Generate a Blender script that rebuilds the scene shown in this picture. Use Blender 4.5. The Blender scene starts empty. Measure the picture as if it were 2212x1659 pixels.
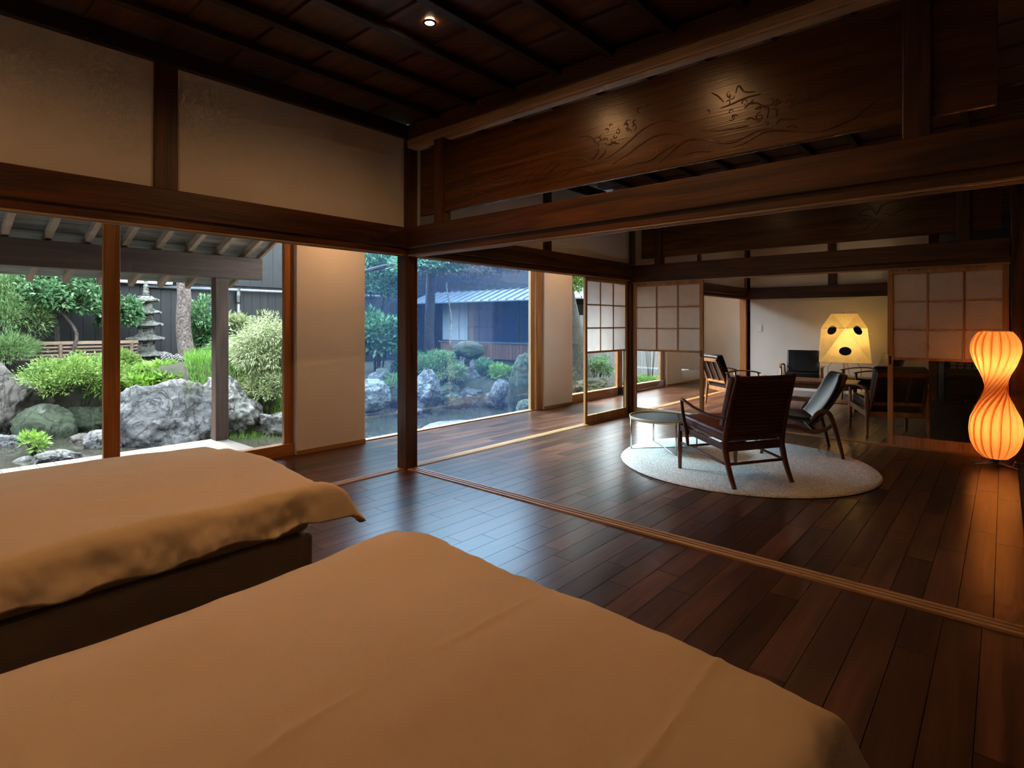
import bpy, math, random
import numpy as np
from mathutils import Vector, Matrix, Euler, noise

random.seed(7)
SC = bpy.context.scene
COL = SC.collection

# ------------------------------------------------------------------ camera, sky, sun, exposure
CAM_ANG = math.radians(41.2)
CAM_POS = Vector((3.754, -2.960, 1.2))
FPX, CXP, HYP = 1214.0, 1106.0, 700.0
cam_data = bpy.data.cameras.new('camera')
cam_data.sensor_width = 36.0
cam_data.lens = 36.0 * FPX / 2212.0
cam_data.shift_y = -(829.5 - HYP) / 2212.0
cam_data.clip_start = 0.02
cam_data.clip_end = 200
cam = bpy.data.objects.new('camera', cam_data)
cam.location = CAM_POS
cam.rotation_euler = (math.pi / 2, 0, CAM_ANG)
COL.objects.link(cam)
SC.camera = cam

SKY_STRENGTH = 13.5
SUN_STRENGTH = 26.0
DOWNLIGHT_W = 33
SC.view_settings.view_transform = 'Standard'
SC.view_settings.look = 'None'
SC.view_settings.gamma = 1.0
SC.view_settings.use_curve_mapping = False
SC.view_settings.exposure = 0.0

cy = SC.cycles
cy.max_bounces = 5; cy.diffuse_bounces = 4; cy.glossy_bounces = 2; cy.transmission_bounces = 4; cy.transparent_max_bounces = 12
cy.caustics_reflective = False; cy.caustics_refractive = False
cy.use_adaptive_sampling = True; cy.adaptive_threshold = 0.09; cy.adaptive_min_samples = 16

world = bpy.data.worlds.new('overcast_sky')
SC.world = world
world.use_nodes = True
wn = world.node_tree.nodes
wn['Background'].inputs[0].default_value = (0.80, 0.90, 1.0, 1)
wn['Background'].inputs[1].default_value = SKY_STRENGTH

sun_d = bpy.data.lights.new('sun', 'SUN')
sun_d.energy = SUN_STRENGTH
sun_d.angle = math.radians(28)
sun_d.color = (1.0, 0.96, 0.9)
sun = bpy.data.objects.new('sun', sun_d)
sun.rotation_euler = Vector((0.95, 0.22, -1.0)).to_track_quat('-Z', 'Y').to_euler()
COL.objects.link(sun)

# world points from measured sight lines
FW = Vector((-math.sin(CAM_ANG), math.cos(CAM_ANG), 0))
RT = Vector((math.cos(CAM_ANG), math.sin(CAM_ANG), 0))
def ray(px, py): return FW + RT * ((px - CXP) / FPX) - Vector((0, 0, 1)) * ((py - HYP) / FPX)
def atd(px, py, d): return CAM_POS + ray(px, py) * d
def atx(px, py, v): r = ray(px, py); return CAM_POS + r * ((v - CAM_POS.x) / r.x)
def aty(px, py, v): r = ray(px, py); return CAM_POS + r * ((v - CAM_POS.y) / r.y)
def atz(px, py, v): r = ray(px, py); return CAM_POS + r * ((v - CAM_POS.z) / r.z)

# ------------------------------------------------------------------ material helpers
def new_mat(name):
    m = bpy.data.materials.new(name); m.use_nodes = True
    nt = m.node_tree
    b = nt.nodes['Principled BSDF']
    return m, nt, b
def nd(nt, t, **kw):
    n = nt.nodes.new(t)
    for k, v in kw.items(): setattr(n, k, v)
    return n
def ramp(nt, stops):
    r = nd(nt, 'ShaderNodeValToRGB')
    e = r.color_ramp.elements
    while len(e) < len(stops): e.new(0.5)
    for i, (p, c) in enumerate(stops):
        e[i].position = p; e[i].color = (*c, 1)
    return r
def plain(name, col, rough=0.5, metal=0.0, var=0.12, scale=6.0, bump=0.0, bscale=40.0, spec=0.5, coord='Object'):
    m, nt, b = new_mat(name)
    tc = nd(nt, 'ShaderNodeTexCoord')
    n = nd(nt, 'ShaderNodeTexNoise'); n.inputs['Scale'].default_value = scale; n.inputs['Detail'].default_value = 4
    nt.links.new(tc.outputs[coord], n.inputs['Vector'])
    d = tuple(c * (1 - var) for c in col); l = tuple(min(1, c * (1 + var)) for c in col)
    r = ramp(nt, [(0.3, d), (0.7, l)])
    nt.links.new(n.outputs['Fac'], r.inputs[0]); nt.links.new(r.outputs[0], b.inputs['Base Color'])
    b.inputs['Roughness'].default_value = rough; b.inputs['Metallic'].default_value = metal
    b.inputs['Specular IOR Level'].default_value = spec
    if bump:
        n2 = nd(nt, 'ShaderNodeTexNoise'); n2.inputs['Scale'].default_value = bscale; n2.inputs['Detail'].default_value = 3
        nt.links.new(tc.outputs[coord], n2.inputs['Vector'])
        bp = nd(nt, 'ShaderNodeBump'); bp.inputs['Strength'].default_value = bump; bp.inputs['Distance'].default_value = 0.01
        nt.links.new(n2.outputs['Fac'], bp.inputs['Height']); nt.links.new(bp.outputs[0], b.inputs['Normal'])
    return m
def wood(name, dark, light, axis='X', rough=0.45, world=True, vary=0.25, scale=1.0, bump=0.15, spec=0.5, island=False):
    m, nt, b = new_mat(name)
    oi = nd(nt, 'ShaderNodeObjectInfo')
    if world:
        src = nd(nt, 'ShaderNodeNewGeometry').outputs['Position']
    else:
        src = nd(nt, 'ShaderNodeTexCoord').outputs['Object']
    rnd = oi.outputs['Random']
    if island:
        g = nd(nt, 'ShaderNodeNewGeometry')
        a = nd(nt, 'ShaderNodeMath', operation='ADD'); nt.links.new(rnd, a.inputs[0]); nt.links.new(g.outputs['Random Per Island'], a.inputs[1])
        f = nd(nt, 'ShaderNodeMath', operation='FRACT'); nt.links.new(a.outputs[0], f.inputs[0]); rnd = f.outputs[0]
    sc = nd(nt, 'ShaderNodeVectorMath', operation='SCALE'); sc.inputs[0].default_value = (37.1, 53.7, 91.3)
    nt.links.new(rnd, sc.inputs['Scale'])
    ad = nd(nt, 'ShaderNodeVectorMath', operation='ADD'); nt.links.new(src, ad.inputs[0]); nt.links.new(sc.outputs[0], ad.inputs[1])
    s = [12.0 * scale] * 3; s['XYZ'.index(axis)] = 0.9 * scale
    mp = nd(nt, 'ShaderNodeMapping'); mp.inputs['Scale'].default_value = s; nt.links.new(ad.outputs[0], mp.inputs['Vector'])
    n1 = nd(nt, 'ShaderNodeTexNoise'); n1.inputs['Scale'].default_value = 1.0; n1.inputs['Detail'].default_value = 5; n1.inputs['Distortion'].default_value = 1.1
    nt.links.new(mp.outputs[0], n1.inputs['Vector'])
    r = ramp(nt, [(0.32, dark), (0.68, light)]); nt.links.new(n1.outputs['Fac'], r.inputs[0])
    s2 = [110.0 * scale] * 3; s2['XYZ'.index(axis)] = 3.0 * scale
    mp2 = nd(nt, 'ShaderNodeMapping'); mp2.inputs['Scale'].default_value = s2; nt.links.new(ad.outputs[0], mp2.inputs['Vector'])
    n2 = nd(nt, 'ShaderNodeTexNoise'); n2.inputs['Scale'].default_value = 1.0; n2.inputs['Detail'].default_value = 2
    nt.links.new(mp2.outputs[0], n2.inputs['Vector'])
    mr = nd(nt, 'ShaderNodeMapRange'); mr.inputs[1].default_value = 0.3; mr.inputs[2].default_value = 0.7; mr.inputs[3].default_value = 0.78; mr.inputs[4].default_value = 1.15
    nt.links.new(n2.outputs['Fac'], mr.inputs[0])
    mv = nd(nt, 'ShaderNodeMapRange'); mv.inputs[3].default_value = 1 - vary; mv.inputs[4].default_value = 1 + vary
    nt.links.new(rnd, mv.inputs[0])
    mu = nd(nt, 'ShaderNodeMath', operation='MULTIPLY'); nt.links.new(mr.outputs[0], mu.inputs[0]); nt.links.new(mv.outputs[0], mu.inputs[1])
    vs = nd(nt, 'ShaderNodeVectorMath', operation='SCALE'); nt.links.new(r.outputs[0], vs.inputs[0]); nt.links.new(mu.outputs[0], vs.inputs['Scale'])
    nt.links.new(vs.outputs[0], b.inputs['Base Color'])
    b.inputs['Roughness'].default_value = rough; b.inputs['Specular IOR Level'].default_value = spec
    if bump:
        bp = nd(nt, 'ShaderNodeBump'); bp.inputs['Strength'].default_value = bump; bp.inputs['Distance'].default_value = 0.004
        nt.links.new(n2.outputs['Fac'], bp.inputs['Height']); nt.links.new(bp.outputs[0], b.inputs['Normal'])
    return m
def leafmat(name, stops, trans=0.35, rough=0.5):
    m, nt, b = new_mat(name)
    g = nd(nt, 'ShaderNodeNewGeometry')
    r = ramp(nt, [(p, tuple(v * 0.56 for v in c)) for p, c in stops]); nt.links.new(g.outputs['Random Per Island'], r.inputs[0])
    nt.links.new(r.outputs[0], b.inputs['Base Color']); b.inputs['Roughness'].default_value = rough
    b.inputs['Specular IOR Level'].default_value = 0.35
    t = nd(nt, 'ShaderNodeBsdfTranslucent'); nt.links.new(r.outputs[0], t.inputs[0])
    mx = nd(nt, 'ShaderNodeMixShader'); mx.inputs[0].default_value = trans
    nt.links.new(b.outputs[0], mx.inputs[1]); nt.links.new(t.outputs[0], mx.inputs[2])
    nt.links.new(mx.outputs[0], nt.nodes['Material Output'].inputs[0])
    return m
def translucent(name, col, trans=0.6, rough=0.8, var=0.08, scale=30.0):
    m, nt, b = new_mat(name)
    tc = nd(nt, 'ShaderNodeTexCoord')
    n = nd(nt, 'ShaderNodeTexNoise'); n.inputs['Scale'].default_value = scale; n.inputs['Detail'].default_value = 4
    nt.links.new(tc.outputs['Object'], n.inputs['Vector'])
    r = ramp(nt, [(0.3, tuple(c * (1 - var) for c in col)), (0.7, tuple(min(1, c * (1 + var)) for c in col))])
    nt.links.new(n.outputs['Fac'], r.inputs[0]); nt.links.new(r.outputs[0], b.inputs['Base Color'])
    b.inputs['Roughness'].default_value = rough; b.inputs['Specular IOR Level'].default_value = 0.2
    t = nd(nt, 'ShaderNodeBsdfTranslucent'); nt.links.new(r.outputs[0], t.inputs[0])
    mx = nd(nt, 'ShaderNodeMixShader'); mx.inputs[0].default_value = trans
    nt.links.new(b.outputs[0], mx.inputs[1]); nt.links.new(t.outputs[0], mx.inputs[2])
    nt.links.new(mx.outputs[0], nt.nodes['Material Output'].inputs[0])
    return m
def glassmat(name, tint, f0=0.05, haze=0.0, hazecol=(0.5, 0.65, 0.9)):
    m, nt, b = new_mat(name)
    nt.nodes.remove(b)
    tr = nd(nt, 'ShaderNodeBsdfTransparent'); tr.inputs[0].default_value = (*tint, 1)
    gl = nd(nt, 'ShaderNodeBsdfGlossy'); gl.inputs['Roughness'].default_value = 0.0
    lw = nd(nt, 'ShaderNodeLayerWeight'); lw.inputs[0].default_value = 0.5
    p = nd(nt, 'ShaderNodeMath', operation='POWER'); nt.links.new(lw.outputs['Facing'], p.inputs[0]); p.inputs[1].default_value = 4.0
    mr = nd(nt, 'ShaderNodeMapRange'); mr.inputs[3].default_value = f0; mr.inputs[4].default_value = 0.9
    nt.links.new(p.outputs[0], mr.inputs[0])
    mx = nd(nt, 'ShaderNodeMixShader'); nt.links.new(mr.outputs[0], mx.inputs[0])
    nt.links.new(tr.outputs[0], mx.inputs[1]); nt.links.new(gl.outputs[0], mx.inputs[2])
    out = mx
    if haze:
        tl = nd(nt, 'ShaderNodeBsdfTranslucent'); tl.inputs[0].default_value = (*hazecol, 1)
        m2 = nd(nt, 'ShaderNodeMixShader'); m2.inputs[0].default_value = haze
        nt.links.new(mx.outputs[0], m2.inputs[1]); nt.links.new(tl.outputs[0], m2.inputs[2]); out = m2
    nt.links.new(out.outputs[0], nt.nodes['Material Output'].inputs[0])
    return m
def rockmat(name, a, b_, moss, mossamt=0.45, scale=2.2):
    a, b_, moss = [tuple(v * 0.74 for v in c) for c in (a, b_, moss)]
    m, nt, b = new_mat(name)
    oi = nd(nt, 'ShaderNodeObjectInfo')
    g = nd(nt, 'ShaderNodeNewGeometry')
    ad = nd(nt, 'ShaderNodeVectorMath', operation='ADD'); sc = nd(nt, 'ShaderNodeVectorMath', operation='SCALE'); sc.inputs[0].default_value = (13, 27, 41)
    nt.links.new(oi.outputs['Random'], sc.inputs['Scale']); nt.links.new(g.outputs['Position'], ad.inputs[0]); nt.links.new(sc.outputs[0], ad.inputs[1])
    def nz(s_, det, rough, dist=0.0, off=(0, 0, 0)):
        n = nd(nt, 'ShaderNodeTexNoise'); n.inputs['Scale'].default_value = s_; n.inputs['Detail'].default_value = det; n.inputs['Roughness'].default_value = rough; n.inputs['Distortion'].default_value = dist
        v = nd(nt, 'ShaderNodeVectorMath', operation='ADD'); v.inputs[1].default_value = off; nt.links.new(ad.outputs[0], v.inputs[0]); nt.links.new(v.outputs[0], n.inputs['Vector'])
        return n.outputs['Fac']
    f1 = nz(scale * 1.6, 12, 0.78, 1.2)
    r1 = ramp(nt, [(0.36, a), (0.50, tuple((x + y) / 2 for x, y in zip(a, b_))), (0.62, b_)]); nt.links.new(f1, r1.inputs[0])
    f2 = nz(scale * 0.9, 8, 0.65, 0.5, (5, 9, 2))
    mr = nd(nt, 'ShaderNodeMapRange'); mr.inputs[1].default_value = 0.72 - mossamt * 0.5; mr.inputs[2].default_value = 0.80 - mossamt * 0.45; mr.clamp = True
    nt.links.new(f2, mr.inputs[0])
    mix = nd(nt, 'ShaderNodeMix', data_type='RGBA'); mix.inputs[7].default_value = (*moss, 1)
    nt.links.new(mr.outputs[0], mix.inputs[0]); nt.links.new(r1.outputs[0], mix.inputs[6])
    # dark veins
    f4 = nz(scale * 1.1, 7, 0.6, 1.5, (31, 4, 17))
    s1 = nd(nt, 'ShaderNodeMath', operation='SUBTRACT'); nt.links.new(f4, s1.inputs[0]); s1.inputs[1].default_value = 0.5
    s2 = nd(nt, 'ShaderNodeMath', operation='ABSOLUTE'); nt.links.new(s1.outputs[0], s2.inputs[0])
    mv = nd(nt, 'ShaderNodeMapRange'); mv.inputs[1].default_value = 0.0; mv.inputs[2].default_value = 0.035; mv.inputs[3].default_value = 0.35; mv.inputs[4].default_value = 1.0; nt.links.new(s2.outputs[0], mv.inputs[0])
    vs = nd(nt, 'ShaderNodeVectorMath', operation='SCALE'); nt.links.new(mix.outputs[2], vs.inputs[0]); nt.links.new(mv.outputs[0], vs.inputs['Scale'])
    nt.links.new(vs.outputs[0], b.inputs['Base Color']); b.inputs['Roughness'].default_value = 0.88
    f3 = nz(11, 10, 0.75)
    am = nd(nt, 'ShaderNodeMath', operation='MULTIPLY_ADD'); nt.links.new(mv.outputs[0], am.inputs[0]); am.inputs[1].default_value = 0.5; nt.links.new(f3, am.inputs[2])
    bp = nd(nt, 'ShaderNodeBump'); bp.inputs['Strength'].default_value = 1.0; bp.inputs['Distance'].default_value = 0.045
    nt.links.new(am.outputs[0], bp.inputs['Height']); nt.links.new(bp.outputs[0], b.inputs['Normal'])
    return m
def emis(name, col, strength):
    m, nt, b = new_mat(name)
    b.inputs['Emission Color'].default_value = (*col, 1); b.inputs['Emission Strength'].default_value = strength
    b.inputs['Base Color'].default_value = (*col, 1)
    return m

DK, LT = (0.034, 0.0105, 0.0030), (0.135, 0.046, 0.0110)
M = {}
for ax in 'XYZ':
    M['dark' + ax] = wood('dark_timber_' + ax.lower(), DK, LT, ax, rough=0.38)
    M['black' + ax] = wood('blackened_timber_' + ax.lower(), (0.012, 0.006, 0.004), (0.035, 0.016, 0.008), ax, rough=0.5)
    M['oak' + ax] = wood('light_cedar_' + ax.lower(), (0.34, 0.17, 0.065), (0.52, 0.29, 0.12), ax, rough=0.5, vary=0.12)
    M['char' + ax] = wood('charred_cedar_' + ax.lower(), (0.002678, 0.003348, 0.004687), (0.008482, 0.01027, 0.01339), ax, rough=0.6, vary=0.4)
    M['porch' + ax] = wood('weathered_brown_timber_' + ax.lower(), (0.048, 0.0256, 0.0192), (0.1, 0.056, 0.0416), ax, rough=0.6)
M['frameY'] = wood('varnished_sash_timber_y', (0.34, 0.125, 0.026), (0.52, 0.205, 0.05), 'Y', rough=0.4, vary=0.1)
M['frameZ'] = wood('varnished_sash_timber_z', (0.34, 0.125, 0.026), (0.52, 0.205, 0.05), 'Z', rough=0.4, vary=0.1)
M['floor'] = wood('walnut_plank', (0.036, 0.0135, 0.007), (0.110, 0.042, 0.021), 'Y', rough=0.28, vary=0.5, bump=0.10, island=True)
M['subfloor'] = plain('floor_joint_shadow', (0.02, 0.01, 0.006), 0.8)  # dark base layer visible in the gaps between planks
M['ceilboard'] = wood('cedar_ceiling_board', (0.060, 0.020, 0.008), (0.15, 0.056, 0.023), 'X', rough=0.33, vary=0.25, island=True)
M['ranma'] = wood('carved_transom_timber', (0.055, 0.019, 0.0045), (0.14, 0.052, 0.013), 'X', rough=0.27, vary=0.1)
M['rail'] = wood('pale_rail_timber', (0.42, 0.24, 0.13), (0.62, 0.38, 0.21), 'X', rough=0.35, vary=0.1)
M['plaster'] = plain('warm_white_plaster', (0.84, 0.80, 0.75), 0.9, var=0.03, scale=3, bump=0.08, bscale=120, spec=0.1)
M['linen'] = plain('cream_duvet_cotton', (0.68, 0.54, 0.375), 0.85, var=0.04, scale=3, bump=0.10, bscale=60, spec=0.15)
M['valance'] = plain('bed_base_fabric', (0.46, 0.36, 0.26), 0.9, var=0.06, bump=0.1, bscale=300, spec=0.1)
M['shojipaper'] = translucent('shoji_paper', (0.93, 0.85, 0.78), 0.5, 0.9, 0.04, 8)
M['shojiwood'] = wood('shoji_cedar', (0.38, 0.18, 0.06), (0.58, 0.30, 0.11), 'Z', rough=0.5, vary=0.1)
M['glass'] = glassmat('clear_glass', (0.97, 0.99, 0.98), 0.03)
M['glassblue'] = glassmat('blue_tinted_glass', (0.74, 0.89, 1.0), 0.045, 0.010, (0.20, 0.42, 1.0))
M['leather'] = plain('black_leather', (0.012, 0.011, 0.012), 0.32, var=0.2, bump=0.12, bscale=150)
M['cognac'] = plain('red_brown_leather', (0.20, 0.045, 0.018), 0.35, var=0.25, scale=9, bump=0.12, bscale=120)
M['mahog'] = wood('mahogany_frame', (0.085, 0.026, 0.012), (0.17, 0.055, 0.024), 'Z', rough=0.35, world=False, vary=0.1)
M['cane'] = wood('woven_cane', (0.070, 0.016, 0.008), (0.15, 0.035, 0.016), 'X', rough=0.5, world=False, vary=0.1)
M['teak'] = wood('teak_frame', (0.20, 0.09, 0.035), (0.36, 0.17, 0.07), 'Z', rough=0.42, world=False, vary=0.1)
M['darkteak'] = wood('dark_bent_plywood', (0.060, 0.022, 0.012), (0.12, 0.045, 0.022), 'Z', rough=0.38, world=False, vary=0.1)
M['steel'] = plain('brushed_steel', (0.62, 0.58, 0.52), 0.3, 1.0, var=0.05)
M['darksteel'] = plain('dark_steel', (0.10, 0.10, 0.10), 0.35, 1.0, var=0.05)
M['blacktop'] = plain('black_tray_top', (0.020, 0.018, 0.016), 0.5, var=0.2, spec=0.12)
M['brass'] = plain('pale_oak_rim', (0.50, 0.38, 0.22), 0.4, 0.0, var=0.08)
M['rug'] = plain('ivory_wool_pile', (0.84, 0.77, 0.66), 0.95, var=0.38, scale=85, bump=1.0, bscale=85, spec=0.05)
M['paper'] = translucent('lamp_washi_paper', (0.95, 0.84, 0.56), 0.75, 0.9, 0.06, 14)
M['blackpaper'] = plain('black_paper_spot', (0.008, 0.007, 0.006), 0.8)
M['veneer'] = translucent('pine_veneer_lamella', (0.95, 0.52, 0.20), 0.6, 0.5, 0.06, 10)
M['bulb'] = emis('warm_bulb', (1.0, 0.62, 0.28), 30)
M['ledwarm'] = emis('downlight_lens', (1.0, 0.72, 0.40), 90)
M['white'] = plain('white_plastic', (0.75, 0.74, 0.72), 0.4, var=0.02)
M['bulkhead'] = plain('dark_void_lining', (0.03, 0.016, 0.010), 0.8)
M['deck'] = wood('pale_cypress_deck', (0.0855, 0.07422, 0.063), (0.1215, 0.1057, 0.09), 'X', rough=0.65, vary=0.1)
M['roofboard'] = wood('grey_roof_board', (0.11, 0.11, 0.1188), (0.286, 0.2805, 0.2805), 'Y', rough=0.7, vary=0.25)
M['rafter'] = wood('rafter_timber', (0.208, 0.144, 0.104), (0.336, 0.248, 0.192), 'X', rough=0.65, vary=0.12)
M['rock'] = rockmat('grey_granite', (0.055, 0.055, 0.06), (0.29, 0.285, 0.29), (0.065, 0.078, 0.046), 0.35)
M['rockpale'] = rockmat('pale_granite', (0.11, 0.11, 0.105), (0.38, 0.375, 0.35), (0.10, 0.105, 0.07), 0.3)
M['rockmoss'] = rockmat('mossy_granite', (0.05, 0.057, 0.045), (0.21, 0.22, 0.185), (0.048, 0.068, 0.032), 0.75)
M['rockbrown'] = rockmat('brownish_granite', (0.055, 0.045, 0.04), (0.22, 0.19, 0.17), (0.065, 0.065, 0.045), 0.4)
M['pagoda'] = rockmat('lichened_stone', (0.20, 0.20, 0.175), (0.42, 0.42, 0.38), (0.13, 0.135, 0.10), 0.35, 5.0)
M['dark'] = plain('shadow_dark', (0.01, 0.01, 0.01), 0.9)
M['bark'] = rockmat('pine_bark', (0.09, 0.062, 0.055), (0.34, 0.26, 0.235), (0.12, 0.11, 0.085), 0.3, 9.0)
M['barkdark'] = rockmat('dark_bark', (0.03, 0.021, 0.018), (0.10, 0.07, 0.058), (0.09, 0.09, 0.06), 0.3, 9.0)
M['soil'] = plain('garden_soil', (0.02625, 0.027, 0.015), 0.95, var=0.4, scale=4, bump=0.6, bscale=20, coord='Object')
M['azalea'] = leafmat('azalea_leaf', [(0.0, (0.10, 0.22, 0.035)), (0.45, (0.24, 0.42, 0.075)), (1.0, (0.46, 0.62, 0.17))])
M['broad'] = leafmat('camellia_leaf', [(0.0, (0.045, 0.15, 0.06)), (0.5, (0.14, 0.33, 0.13)), (1.0, (0.36, 0.56, 0.28))])
M['conifer'] = leafmat('conifer_leaf', [(0.0, (0.09, 0.20, 0.06)), (0.5, (0.20, 0.36, 0.12)), (1.0, (0.38, 0.52, 0.22))])
M['grass'] = leafmat('grass_blade', [(0.0, (0.10, 0.28, 0.035)), (0.5, (0.22, 0.48, 0.07)), (1.0, (0.40, 0.64, 0.15))])
M['pale'] = leafmat('pale_maple_leaf', [(0.0, (0.20, 0.28, 0.10)), (0.5, (0.38, 0.46, 0.20)), (1.0, (0.62, 0.66, 0.40))])
M['hosta'] = leafmat('hosta_leaf', [(0.0, (0.12, 0.33, 0.03)), (0.5, (0.27, 0.52, 0.06)), (1.0, (0.48, 0.68, 0.16))])
M['redleaf'] = leafmat('bronze_maple_leaf', [(0.0, (0.10, 0.07, 0.05)), (0.5, (0.24, 0.17, 0.13)), (1.0, (0.36, 0.32, 0.22))])
M['flower'] = leafmat('pale_lilac_petal', [(0.0, (0.60, 0.54, 0.58)), (1.0, (0.86, 0.82, 0.84))])
M['stem'] = plain('plant_stem', (0.16, 0.24, 0.08), 0.7)
M['bluewall'] = plain('house_curtain_cloth', (0.315, 0.345, 0.36), 0.8, var=0.1)
M['bluedark'] = plain('dark_window_glass', (0.015, 0.025, 0.06), 0.08, var=0.2)
M['metalroof'] = plain('standing_seam_metal', (0.24, 0.27, 0.315), 0.35, 0.7, var=0.1)
M['brownclad'] = wood('cedar_cladding', (0.112, 0.049, 0.028), (0.238, 0.1155, 0.0665), 'Z', rough=0.6, vary=0.3)
M['fencegrey'] = wood('weathered_grey_plank', (0.028, 0.024, 0.022), (0.06201, 0.05201, 0.046), 'Z', rough=0.7, vary=0.3)
M['oldbark'] = rockmat('mottled_bark', (0.025, 0.025, 0.02), (0.11, 0.11, 0.085), (0.05, 0.055, 0.035), 0.5, 8.0)
M['pipe'] = plain('grey_downpipe', (0.16, 0.19, 0.23), 0.4, 0.3, var=0.05)
M['bamboo'] = wood('bamboo_rail', (0.154, 0.098, 0.063), (0.28, 0.189, 0.133), 'Y', rough=0.5)
def water_mat():
    m, nt, b = new_mat('pond_water')
    b.inputs['Base Color'].default_value = (0.030, 0.030, 0.022, 1); b.inputs['Roughness'].default_value = 0.03
    b.inputs['Specular IOR Level'].default_value = 0.7
    tc = nd(nt, 'ShaderNodeTexCoord'); n = nd(nt, 'ShaderNodeTexNoise'); n.inputs['Scale'].default_value = 5; n.inputs['Detail'].default_value = 3
    nt.links.new(tc.outputs['Object'], n.inputs['Vector'])
    bp = nd(nt, 'ShaderNodeBump'); bp.inputs['Strength'].default_value = 0.12; bp.inputs['Distance'].default_value = 0.03
    nt.links.new(n.outputs['Fac'], bp.inputs['Height']); nt.links.new(bp.outputs[0], b.inputs['Normal'])
    return m
M['water'] = water_mat()

# ------------------------------------------------------------------ mesh helpers
class MB:
    def __init__(s): s.v = []; s.f = []
    def add(s, vs, fs):
        o = len(s.v); s.v += [tuple(v) for v in vs]; s.f += [tuple(i + o for i in f) for f in fs]; return s
    def box(s, x0, x1, y0, y1, z0, z1):
        vs = [(x, y, z) for z in (z0, z1) for y in (y0, y1) for x in (x0, x1)]
        return s.add(vs, [(0, 2, 3, 1), (4, 5, 7, 6), (0, 1, 5, 4), (2, 6, 7, 3), (0, 4, 6, 2), (1, 3, 7, 5)])
    def obox(s, c, ax, ay, az):
        c = Vector(c); ax = Vector(ax); ay = Vector(ay); az = Vector(az)
        vs = [c + ax * i + ay * j + az * k for k in (-1, 1) for j in (-1, 1) for i in (-1, 1)]
        return s.add(vs, [(0, 2, 3, 1), (4, 5, 7, 6), (0, 1, 5, 4), (2, 6, 7, 3), (0, 4, 6, 2), (1, 3, 7, 5)])
    def bar(s, p, q, w, h, up=(0, 0, 1)):
        p = Vector(p); q = Vector(q); d = (q - p); L = d.length; d /= L
        u = Vector(up); r = d.cross(u)
        if r.length < 1e-5: r = d.cross(Vector((0, 1, 0)))
        r.normalize(); u = r.cross(d)
        return s.obox((p + q) / 2, d * (L / 2), r * (w / 2), u * (h / 2))
    def sweep(s, pts, rx, ry=None, n=10, up=(0, 0, 1), cap=True, square=0.0):
        """elliptic tube: rx/ry number or list; square>0 makes a superellipse section"""
        pts = [Vector(p) for p in pts]; N = len(pts)
        if not isinstance(rx, (list, tuple)): rx = [rx] * N
        if ry is None: ry = rx
        if not isinstance(ry, (list, tuple)): ry = [ry] * N
        vs = []; u0 = Vector(up)
        for i, p in enumerate(pts):
            t = (pts[min(i + 1, N - 1)] - pts[max(i - 1, 0)]).normalized()
            r = t.cross(u0)
            if r.length < 1e-4: r = t.cross(Vector((0, 1, 0.01)))
            r.normalize(); u = r.cross(t)
            for k in range(n):
                a = 2 * math.pi * (k + 0.5) / n
                c, sn = math.cos(a), math.sin(a)
                if square:
                    e = 1 - square
                    c = math.copysign(abs(c) ** e, c); sn = math.copysign(abs(sn) ** e, sn)
                vs.append(p + r * (c * rx[i]) + u * (sn * ry[i]))
        fs = []
        for i in range(N - 1):
            for k in range(n):
                a = i * n + k; b = i * n + (k + 1) % n
                fs.append((a, b, b + n, a + n))
        if cap:
            fs.append(tuple(range(n - 1, -1, -1))); fs.append(tuple(range((N - 1) * n, N * n)))
        return s.add(vs, fs)
    def lathe(s, prof, n=24, c=(0, 0, 0), cap=True):
        vs = []; fs = []
        for (r, z) in prof:
            for k in range(n):
                a = 2 * math.pi * k / n
                vs.append((c[0] + r * math.cos(a), c[1] + r * math.sin(a), c[2] + z))
        for i in range(len(prof) - 1):
            for k in range(n):
                a = i * n + k; b = i * n + (k + 1) % n
                fs.append((a, b, b + n, a + n))
        if cap:
            fs.append(tuple(range(n - 1, -1, -1))); fs.append(tuple(range((len(prof) - 1) * n, len(prof) * n)))
        return s.add(vs, fs)
    def grid(s, rows):
        R = len(rows); Cn = len(rows[0]); vs = [p for r in rows for p in r]
        fs = [(i * Cn + j, i * Cn + j + 1, (i + 1) * Cn + j + 1, (i + 1) * Cn + j) for i in range(R - 1) for j in range(Cn - 1)]
        return s.add(vs, fs)
    def prism(s, poly, d):
        """extrude planar polygon (3D pts) by vector d"""
        n = len(poly); d = Vector(d); vs = [Vector(p) for p in poly] + [Vector(p) + d for p in poly]
        fs = [tuple(range(n - 1, -1, -1)), tuple(range(n, 2 * n))] + [(i, (i + 1) % n, n + (i + 1) % n, n + i) for i in range(n)]
        return s.add(vs, fs)
    def build(s, name, mat, parent=None, smooth=False, bevel=0.0, seg=2, solid=0.0, sub=0, soff=0.0):
        me = bpy.data.meshes.new(name); me.from_pydata(s.v, [], s.f); me.validate(); me.update()
        return mobj(name, me, mat, parent, smooth, bevel, seg, solid, sub, soff)
def mobj(name, me, mat, parent=None, smooth=False, bevel=0.0, seg=2, solid=0.0, sub=0, soff=0.0):
    if mat is not None and len(me.materials) == 0: me.materials.append(M[mat] if isinstance(mat, str) else mat)
    if smooth: me.polygons.foreach_set('use_smooth', [True] * len(me.polygons))
    o = bpy.data.objects.new(name, me); COL.objects.link(o)
    if parent is not None: o.parent = parent
    if solid:
        md = o.modifiers.new('solidify', 'SOLIDIFY'); md.thickness = solid; md.offset = soff
    if bevel:
        md = o.modifiers.new('bevel', 'BEVEL'); md.width = bevel; md.segments = seg; md.limit_method = 'ANGLE'; md.angle_limit = math.radians(40)
    if sub:
        md = o.modifiers.new('subsurf', 'SUBSURF'); md.levels = sub; md.render_levels = sub
    return o
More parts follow.
